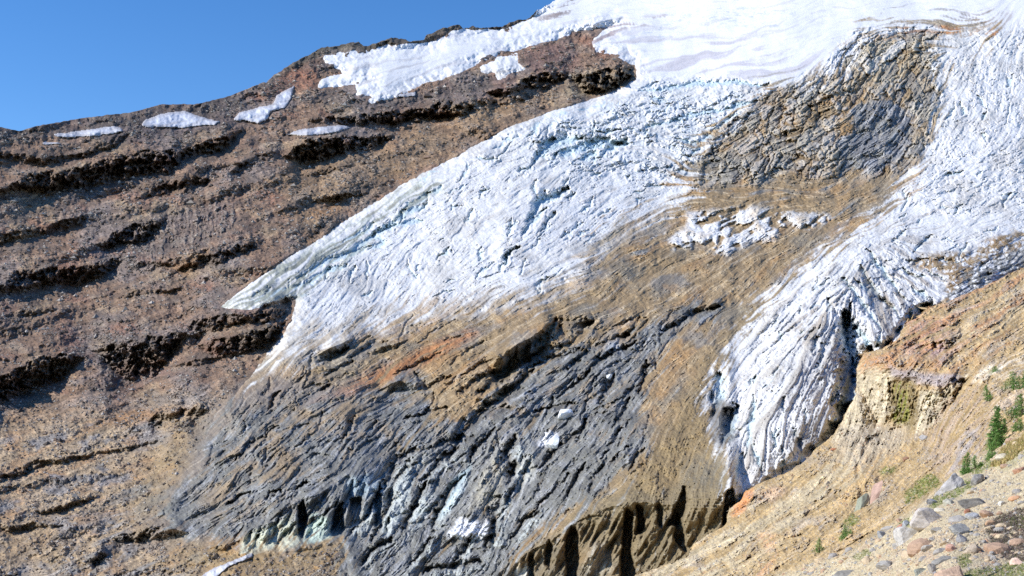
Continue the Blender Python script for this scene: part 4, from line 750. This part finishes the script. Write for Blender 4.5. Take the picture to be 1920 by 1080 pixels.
BOULDERS = [  # u, v, width, height, tilt, colour, label
 (1743, 971, 52, 32, -8, (178, 172, 168), 'largest smooth light grey boulder casting a black shadow on the sandy slope'),
 (1699, 1003, 48, 30, 24, (182, 180, 178), 'tilted pale grey boulder just below the largest smooth boulder'),
 (1819, 944, 40, 24, -12, (140, 138, 136), 'grey rounded boulder alone on bare sand above the forked grey rock'),
 (1831, 900, 27, 24, -10, (138, 136, 136), 'dark angular boulder at the upper end of the green moss strip'),
 (1783, 908, 62, 30, 38, (170, 168, 170), 'long jagged pale grey rock slab leaning up along the moss strip'),
 (1750, 938, 14, 20, 60, (150, 152, 160), 'small upright blue grey rock at the low end of the jagged slab'),
 (1781, 941, 17, 13, 0, (170, 168, 156), 'pale greenish rock between the moss strip and the lone grey rounded boulder'),
 (1581, 1075, 58, 26, 6, (150, 148, 144), 'broad dark grey slab cut off by the bottom edge of the picture'),
 (1660, 1061, 44, 17, -8, (156, 153, 149), 'flat long grey boulder beside the broad dark slab'),
 (1722, 1071, 23, 17, 0, (140, 144, 138), 'greenish grey rock at the bottom edge beside the standing slab'),
 (1747, 1064, 14, 28, 10, (150, 146, 142), 'narrow standing grey slab between two low rocks at the bottom'),
 (1766, 1049, 28, 14, 10, (140, 138, 134), 'low grey rock right above the standing slab'),
 (1801, 992, 32, 20, 8, (148, 148, 146), 'forked grey rock in the middle of the sandy slope'),
 (1803, 1010, 14, 16, 20, (140, 140, 144), 'small grey rock tucked under the forked grey rock'),
 (1822, 967, 18, 16, 30, (158, 160, 164), 'small bluish rock below the lone grey rounded boulder'),
 (1815, 957, 12, 7, 0, (150, 108, 90), 'little reddish stone touching the small bluish rock'),
 (1784, 1026, 20, 16, 0, (186, 148, 130), 'pinkish rounded stone at the edge of the low green plants'),
 (1825, 1028, 26, 16, 8, (172, 158, 142), 'pale brown half buried rock left of the dark heather'),
 (1729, 983, 18, 13, -10, (180, 142, 112), 'orange stone wedged between the two largest grey boulders'),
 (1715, 976, 17, 19, 10, (206, 194, 164), 'cream coloured stone wedged left of the largest boulder'),
 (1701, 981, 13, 11, 0, (158, 162, 168), 'small blue grey stone above the tilted pale boulder'),
 (1689, 987, 16, 9, 10, (168, 124, 104), 'reddish brown stone left of the small blue grey stone'),
 (1754, 992, 17, 13, -15, (160, 156, 148), 'small grey stone at the foot of the largest boulder'),
 (1763, 955, 18, 10, 0, (204, 196, 178), 'cream flat stone on the upper side of the largest boulder'),
 (1653, 1001, 15, 15, 35, (150, 152, 156), 'blue grey stone left of the tilted pale boulder'),
 (1680, 1022, 14, 8, 20, (162, 160, 158), 'flat grey stone under the lower corner of the tilted pale boulder'),
 (1786, 1076, 44, 40, 0, (184, 158, 138), 'large pinkish orange boulder cut off by the bottom edge'),
 (1912, 880, 20, 12, 8, (172, 136, 116), 'red brown stone at the right edge on bare sand'),
 (1881, 858, 20, 14, 0, (192, 184, 166), 'pale stone on the sand just below the dry grass strip'),
 (1854, 980, 20, 10, 10, (184, 152, 124), 'orange flat stone at the top corner of the dark heather'),
 (1906, 1053, 17, 13, 0, (214, 186, 172), 'whitish pink stone among low green plants below the heather'),
 (1877, 945, 13, 9, 0, (190, 188, 182), 'small white stone on sand above the dark heather'),
 (1905, 934, 20, 8, 8, (196, 156, 124), 'thin orange flake of rock near the right edge above the heather'),
 (1563, 841, 10, 7, 0, (160, 110, 84), 'dark orange stone lying close to the ice edge on the moraine'),
 (1733, 820, 14, 12, 0, (150, 148, 148), 'lone grey stone below the pale yellow cliff'),
 (1698, 859, 11, 8, 0, (140, 110, 92), 'lone brown stone on the ochre slope below the pale cliff'),
 (1612, 941, 17, 42, -35, (140, 144, 130), 'grey green slanting rock fin on the ochre slope'),
 (1640, 924, 15, 44, -30, (170, 144, 132), 'pinkish slanting rock fin beside the grey green fin')]
for i, (u_, v_, w_, h_, tl, c_, lab) in enumerate(BOULDERS):
    P, D = on_mor(u_, v_ + 0.30 * h_)
    s = D / FOC; jag = lab.startswith('long jagged') or 'fin' in lab or 'slab' in lab
    o = add('boulder' if w_ >= 24 else 'rock', stone_mesh('stone', 300 + i, 4 if w_ > 22 else 3, 13 if jag else 10, 0.44 if jag else 0.56, 0.12 if jag else 0.08, c_), M_stone)
    # local x across the view, z up, y in depth
    place(o, P + np.array([0, 0, (0.12 * h_) * s]), (0, -math.radians(tl), rng.uniform(-.25, .25)), (w_ * .76 * s, (w_ + h_) * .38 * s, h_ * .80 * s))
    tag(o, lab, 'boulder' if w_ >= 24 else 'rock')
# smaller stones: individuals that nothing tells apart
vari = {}
for nm_, cc in (('grey', (158, 154, 150)), ('tan', (188, 170, 144)), ('red', (170, 144, 124))):
    vari[nm_] = [stone_mesh(nm_ + '_stone', 700 + k * 7 + len(nm_), 2, 8, .72, .12, cc) for k in range(4)]
rs = np.random.default_rng(91); cnt = 0
tries = 0
while cnt < 250 and tries < 6000:
    tries += 1
    u_ = rs.uniform(1480, 1918); v_ = rs.uniform(820, 1078)
    i = np.searchsorted(B.v, v_); j = np.searchsorted(B.u, u_)
    if mN[i, j] < .5 or mGr[i, j] > .6: continue
    if any(abs(u_ - b[0]) < b[2] * .6 and abs(v_ - b[1]) < b[3] * .7 for b in BOULDERS): continue
    if v_ < 960 and rs.random() < .55: continue
    kind = ('grey', 'tan', 'grey', 'tan', 'grey', 'tan', 'grey', 'red')[rs.integers(8)]
    P, D = on_mor(u_, v_); px = 2.6 + rs.exponential(2.9); s = D / FOC * px
    o = add('stone', vari[kind][rs.integers(4)], M_stone)
    place(o, P, (rs.uniform(-.4, .4), rs.uniform(-.4, .4), rs.uniform(0, 6)), (s * rs.uniform(.8, 1.3), s * rs.uniform(.8, 1.2), s * rs.uniform(.5, .85)))
    tag(o, {'grey': 'small grey stone scattered on the beige sandy slope', 'tan': 'small tan stone scattered on the beige sandy slope', 'red': 'small reddish stone scattered on the beige sandy slope'}[kind], 'stone', {'grey': 'small grey stones on the sandy slope', 'tan': 'small tan stones on the sandy slope', 'red': 'small reddish stones on the sandy slope'}[kind])
    cnt += 1
# gravel: too many to count
def gravel(name, n, sh, P, LD, prob, lo, ex_, pal, mat, label, seed, box):
    r = np.random.default_rng(seed); base = np.array([[1, 0, 0], [-1, 0, 0], [0, 1, 0], [0, -1, 0], [0, 0, .8], [0, 0, -.8]], float)
    fcs = np.array([[0, 2, 4], [2, 1, 4], [1, 3, 4], [3, 0, 4], [2, 0, 5], [1, 2, 5], [3, 1, 5], [0, 3, 5]])
    m = n * 30; u_ = r.uniform(box[0], box[1], m); v_ = r.uniform(box[2], box[3], m); i = np.searchsorted(sh.v, v_); j = np.searchsorted(sh.u, u_)
    k = np.where(r.random(m) < prob[i, j])[0][:n]; i = i[k]; j = j[k]; n = len(k)
    s = np.exp(LD[i, j]) / FOC * (lo + r.exponential(ex_, n)); q = base[None] * r.uniform(.6, 1.25, (n, 6, 3)) * s[:, None, None]; a = r.uniform(0, 6.28, n); ca, sa = np.cos(a)[:, None], np.sin(a)[:, None]
    q = np.stack([q[..., 0] * ca - q[..., 1] * sa, q[..., 0] * sa + q[..., 1] * ca, q[..., 2]], -1) + P[i, j][:, None]
    cc = np.array([C(*c) for c in pal])[r.integers(0, len(pal), n)] * r.uniform(.7, 1.2, (n, 1))
    o = add(name, raw_mesh(name, q.reshape(-1, 3), (fcs[None] + 6 * np.arange(n)[:, None, None]).reshape(-1, 3), np.repeat(cc, 6, 0), False), mat); tag(o, label, 'gravel' if name == 'gravel' else 'scree', kind='stuff'); return o
PAL = [(170, 164, 156), (196, 180, 150), (150, 146, 146), (186, 150, 122), (206, 200, 186), (130, 120, 112)]
gravel('gravel', 9000, B, Pm, LMh, (sdM > 4) * (mN > .5) * (.3 + .7 * (nm > 0)), 0.5, 0.65, PAL, M_stone, 'fine loose gravel covering the sandy slope among the boulders', 3, (1440, 1930, 800, 1095))
gravel('scree', 15000, B, Pm, LMh, (sdM > 4) * (mN < .4) * (cliff < .1) * (.15 + .85 * (nm + .3 * st2 > .15)), 0.45, 0.5, PAL, M_stone, 'sparse broken stones lying on the orange moraine slope', 4, (1150, 1930, 500, 1090))
PB = [(186, 176, 164), (160, 150, 140), (120, 106, 96), (96, 86, 78), (168, 156, 142), (134, 112, 96), (80, 72, 66)]
tal = np.clip(sst(.05, .4, n_mid + .5 * n_sm + .3 * n_big) * .55 + .12, 0, 1) * (sdI < -4) * (ex < -6) * (ledg < .5); tal = tal * (np.min([np.abs(sdPs[q]) * 0 + np.where(sdPs[q] > -4, 0, 1) for q in range(len(sdPs))], 0))
gravel('scree', 34000, A, Pb, LD0 - G * Hbed, tal, 0.8, 0.95, PB, M_stone, 'brown and grey broken rock scree lying over the mountainside', 8, (-10, 1190, 80, 1095))
PD = [(176, 160, 130), (150, 132, 104), (120, 110, 96), (200, 190, 170), (104, 100, 98)]
gravel('ice_rubble', 14000, A, Pi, LD0 - G * Hice, np.clip(mDn, 0, 1) * (1 - bare) * (.1 + .9 * (n_mid + n_sm > .1)), 0.4, 0.4, PD, M_stone, 'loose brown and grey stones lying on the debris covered ice', 9, (300, 1900, 60, 1090))

def leaf_material(name, c, rough=.7):
    m = bpy.data.materials.new(name); m.use_nodes = True; nt = m.node_tree; N = nt.nodes; b = N['Principled BSDF']; b.inputs['Roughness'].default_value = rough; b.inputs['Specular IOR Level'].default_value = .2
    at = N.new('ShaderNodeAttribute'); at.attribute_name = 'tint'; tc = N.new('ShaderNodeTexCoord'); n1 = N.new('ShaderNodeTexNoise'); n1.inputs['Scale'].default_value = 9.0
    nt.links.new(tc.outputs['Object'], n1.inputs['Vector']); mr = N.new('ShaderNodeMapRange'); mr.inputs['To Min'].default_value = .6; mr.inputs['To Max'].default_value = 1.4; nt.links.new(n1.outputs['Fac'], mr.inputs['Value'])
    mx = N.new('ShaderNodeVectorMath'); mx.operation = 'SCALE'; nt.links.new(at.outputs['Color'], mx.inputs[0]); nt.links.new(mr.outputs['Result'], mx.inputs['Scale']); nt.links.new(mx.outputs['Vector'], b.inputs['Base Color'])
    return m
M_leaf = leaf_material('conifer_needles', None); M_bark = rock_material('conifer_bark', 12, .01)
def blades(pts, dirs_, ln, wd, cols, r):
    """thin triangles"""
    n = len(pts); side = np.cross(dirs_, r.normal(size=(n, 3))); side /= np.linalg.norm(side, axis=1, keepdims=True) + 1e-9
    tip = pts + dirs_ * ln[:, None]
    co_ = np.stack([pts + side * wd[:, None], pts - side * wd[:, None], tip], 1).reshape(-1, 3)
    return co_, np.arange(3 * n).reshape(n, 3), np.repeat(cols, 3, 0)
def conifer(u_, v_, w_, h_, lab, seed, spires=1, group='stunted conifers on the hillside', lean=0.0, dark=1.0):
    """v_ is the foot of the tree; several leading stems for wind-stunted ones"""
    r = np.random.default_rng(seed); P, D = on_mor(u_, v_); s = D / FOC; H = h_ * .9 * s; W = w_ * 1.3 * s
    t = empty('conifer', tuple(P)); tag(t, lab, 'conifer', group)
    pts, drs, ln = [], [], []; tv, tf = [], []; nv = 0
    for k in range(spires):
        bx = (r.uniform(-.42, .42) * W if spires > 1 else 0); hh = H * (1 if k == 0 else r.uniform(.35, .85)); rw = (W * .5) if spires == 1 else max(W * .30, hh * .30)
        by = r.uniform(-.3, .3) * W
        for q, (z0, rr) in enumerate(((-.1 * H, .035 * hh + .02), (hh * .97, .004))):
            for a in range(6): tv.append((bx + lean * max(z0, 0) + rr * math.cos(a * 1.047), by + rr * math.sin(a * 1.047), z0))
        for a in range(6): tf.append((nv + a, nv + (a + 1) % 6, nv + 6 + (a + 1) % 6, nv + 6 + a))
        nv += 12
        nb_ = int(26 + 12 * hh)
        for b in range(nb_):
            z = hh * (0.02 + .96 * (b / nb_)); L = rw * (1 - (z / hh)) ** .75 * r.uniform(.45, 1.25) + .03 * hh; a = r.uniform(0, 6.28); dz = r.uniform(-.35, .15)
            m_ = 26
            f = r.uniform(.05, 1, m_) ** .8
            c0 = np.array([bx + lean * z, by, z]); d0 = np.array([math.cos(a), math.sin(a), dz])
            q_ = c0 + d0 * (L * f)[:, None] + r.normal(0, .13 * L + .02, (m_, 3)); dd = d0 + r.normal(0, .8, (m_, 3)); dd[:, 2] += .35; dd /= np.linalg.norm(dd, axis=1, keepdims=True)
            pts.append(q_); drs.append(dd); ln.append(r.uniform(.05, .12, m_) * (.4 + .6 * L / rw) * max(hh, .8) * .9)
    pts = np.concatenate(pts); drs = np.concatenate(drs); ln = np.concatenate(ln) * 1.35
    base = C(112, 148, 76) * dark; cc = base[None] * r.uniform(.55, 1.35, (len(pts), 1)) * np.array([1, 1, 1]); cc = cc + (r.random((len(pts), 1)) < .15) * C(100, 120, 60) * .5
    c3, f3, k3 = blades(pts, drs, ln, ln * .16, cc.astype(f4), r)
    add('crown', raw_mesh('crown', c3, f3, k3, False), M_leaf, t, True)
    tv = np.array(tv, float); add('trunk', raw_mesh('trunk', tv, np.array(tf), np.tile(C(96, 84, 70), (len(tv), 1)), True), M_bark, t, True)
    return t
TREES = [(1580, 1012, 26, 32, 'rounded green conifer bush on the ochre slope left of the boulders', 3), (1537, 1036, 15, 30, 'small narrow conifer left of the rounded green bush', 1), (1860, 700, 22, 16, 'low green shrub-like conifer above the white rock ledge', 3), (1912, 728, 46, 46, 'wide conifer mat with a tall tip at the right edge, topmost of the big ones', 4),
         (1858, 750, 24, 32, 'little conifer with one thin dead tip, alone between pale ledges', 2), (1912, 782, 56, 50, 'broad dark conifer clump at the right edge below the topmost one', 5), (1874, 836, 26, 84, 'tallest dark narrow conifer at the top of the green strip', 1), (1866, 842, 30, 56, 'ragged conifer leaning on the left side of the tallest one', 3), (1883, 812, 9, 32, 'thin dark dead looking conifer right of the tallest one', 1),
         (1917, 806, 22, 24, 'small conifer cut by the right edge just above dry grass', 2), (1855, 864, 26, 36, 'bright green conifer below the ragged leaning one', 3), (1816, 884, 15, 40, 'narrow conifer at the foot of the grey gully rocks', 1), (1806, 890, 20, 24, 'low spreading conifer beside the narrow one at the gully foot', 3), (1838, 876, 18, 26, 'small conifer between the gully foot and the bright green one', 2)]
for i, (u_, v_, w_, h_, lab, sp_) in enumerate(TREES):
    conifer(u_, v_, w_, h_, lab, 40 + i, sp_, dark=.8 if 'dark' in lab else 1.0)
# grass, herbs and heather
def tufts(name, n, test, ln_px, pal, label, cat, seed, box, up=1.0, spread=.5):
    r = np.random.default_rng(seed); P_, Dd = [], []; k = 0; tr = 0
    while k < n and tr < n * 60:
        tr += 1; u_, v_ = r.uniform(box[0], box[1]), r.uniform(box[2], box[3]); i = np.searchsorted(B.v, v_); j = np.searchsorted(B.u, u_)
        if not test(i, j, r): continue
        P_.append(Pm[i, j]); Dd.append(math.exp(LMh[i, j]) / FOC); k += 1
    P_ = np.repeat(np.array(P_), 7, 0); Dd = np.repeat(np.array(Dd), 7); P_ = P_ + r.normal(0, 1, P_.shape) * Dd[:, None] * np.array([1.4, 1.4, .15])
    d = r.normal(0, spread, P_.shape); d[:, 2] = np.abs(d[:, 2]) + up; d /= np.linalg.norm(d, axis=1, keepdims=True)
    ln = Dd * ln_px * r.uniform(.4, 1.2, len(P_)); cc = np.array([C(*pal[q]) for q in r.integers(0, len(pal), len(P_))]) * r.uniform(.7, 1.2, (len(P_), 1))
    c3, f3, k3 = blades(P_, d, ln, np.maximum(ln * .10, Dd * .35), cc.astype(f4), r)
    o = add(name, raw_mesh(name, c3, f3, k3, False), M_leaf); tag(o, label, cat, kind='stuff')
tufts('grass', 1500, lambda i, j, r: mGr[i, j] > .45, 3.2, [(112, 126, 56), (92, 110, 48), (140, 146, 76)], 'short green moss and herbs between the boulders', 'grass', 5, (1570, 1925, 850, 1090))
dry = B.mask([(1862, 880), (1880, 845), (1940, 800), (1940, 830), (1900, 858), (1870, 880)], 6)
tufts('dry_grass', 1100, lambda i, j, r: dry[i, j] > .5, 8, [(206, 180, 124), (190, 168, 112), (150, 150, 84), (216, 192, 144)], 'strip of dry yellow grass below the conifers', 'dry grass', 6, (1840, 1930, 790, 890), 1.2, .3)
tufts('heather', 1700, lambda i, j, r: mH[i, j] > .45 and r.random() < .4 + (ns[i, j] > -.1), 4.5, [(104, 92, 86), (124, 104, 100), (84, 78, 70), (140, 120, 116), (96, 104, 62)], 'dark purple brown heather patch at the right edge', 'heather', 7, (1840, 1930, 940, 1060), .7, .8)
# loose ice blocks
for u_, v_, w_, h_, tl, lab in ((1057, 778, 26, 24, 20, 'bright white pointed ice block standing out of the grey crevassed ice'), (1599, 722, 11, 22, 0, 'white ice fragment in the dark gap between the ice and the pale cliff'), (1036, 830, 26, 22, 30, 'dull white ice block lying below the pointed one on grey ice'), (1140, 705, 10, 9, 20, 'small white ice chip in the upper grey crevassed ice')):
    P, D = on_far(u_, v_); s = D / FOC; P = P - FWD * 6
    o = add('ice_block', stone_mesh('ice', int(u_), 3, 12, .55, .1, (232, 236, 240)), M_ice); place(o, P + np.array([0, 0, .2 * h_ * s]), (0.2, -math.radians(tl), .3), (w_ * .6 * s, w_ * .5 * s, h_ * .62 * s)); tag(o, lab, 'ice block')
print('objects', round(time.time() - T0, 1))
#@@END
# ================================================================== light, sky, camera
sc = bpy.context.scene
SUN = Vector((-0.80, -0.07, 0.58)).normalized()
w = bpy.data.worlds.new('World'); sc.world = w; w.use_nodes = True; nt = w.node_tree
sky = nt.nodes.new('ShaderNodeTexSky'); sky.sky_type = 'NISHITA'; sky.sun_disc = False
sky.sun_elevation = math.asin(SUN.z); sky.sun_rotation = math.atan2(SUN.x, SUN.y)
sky.altitude = 1700; sky.air_density = 1.0; sky.dust_density = 0.0; sky.ozone_density = 3.0
bg = nt.nodes['Background']; bg.inputs['Strength'].default_value = 0.10
hs = nt.nodes.new('ShaderNodeHueSaturation'); hs.inputs['Saturation'].default_value = 1.27; hs.inputs['Value'].default_value = 1.5; hs.inputs['Hue'].default_value = 0.506
nt.links.new(sky.outputs['Color'], hs.inputs['Color']); nt.links.new(hs.outputs['Color'], bg.inputs['Color'])
ld = bpy.data.lights.new('sun', 'SUN'); ld.energy = 4.3; ld.angle = math.radians(0.5); ld.color = (1.0, 0.965, 0.90)
lo = bpy.data.objects.new('sun', ld); lo.rotation_euler = SUN.to_track_quat('Z', 'Y').to_euler(); col.objects.link(lo)
cd_ = bpy.data.cameras.new('camera'); cd_.lens = FOC / 1920 * 36; cd_.sensor_width = 36; cd_.clip_end = 20000; cd_.clip_start = 0.5
co = bpy.data.objects.new('camera', cd_); co.location = EYE; co.rotation_euler = (math.radians(90) + PITCH, 0, 0); col.objects.link(co); sc.camera = co
sc.view_settings.view_transform = 'Standard'; sc.view_settings.look = 'None'; sc.view_settings.exposure = 0.22; sc.view_settings.gamma = 1
sc.cycles.use_denoising = False
sc.cycles.max_bounces = 4
print('done', round(time.time() - T0, 1))
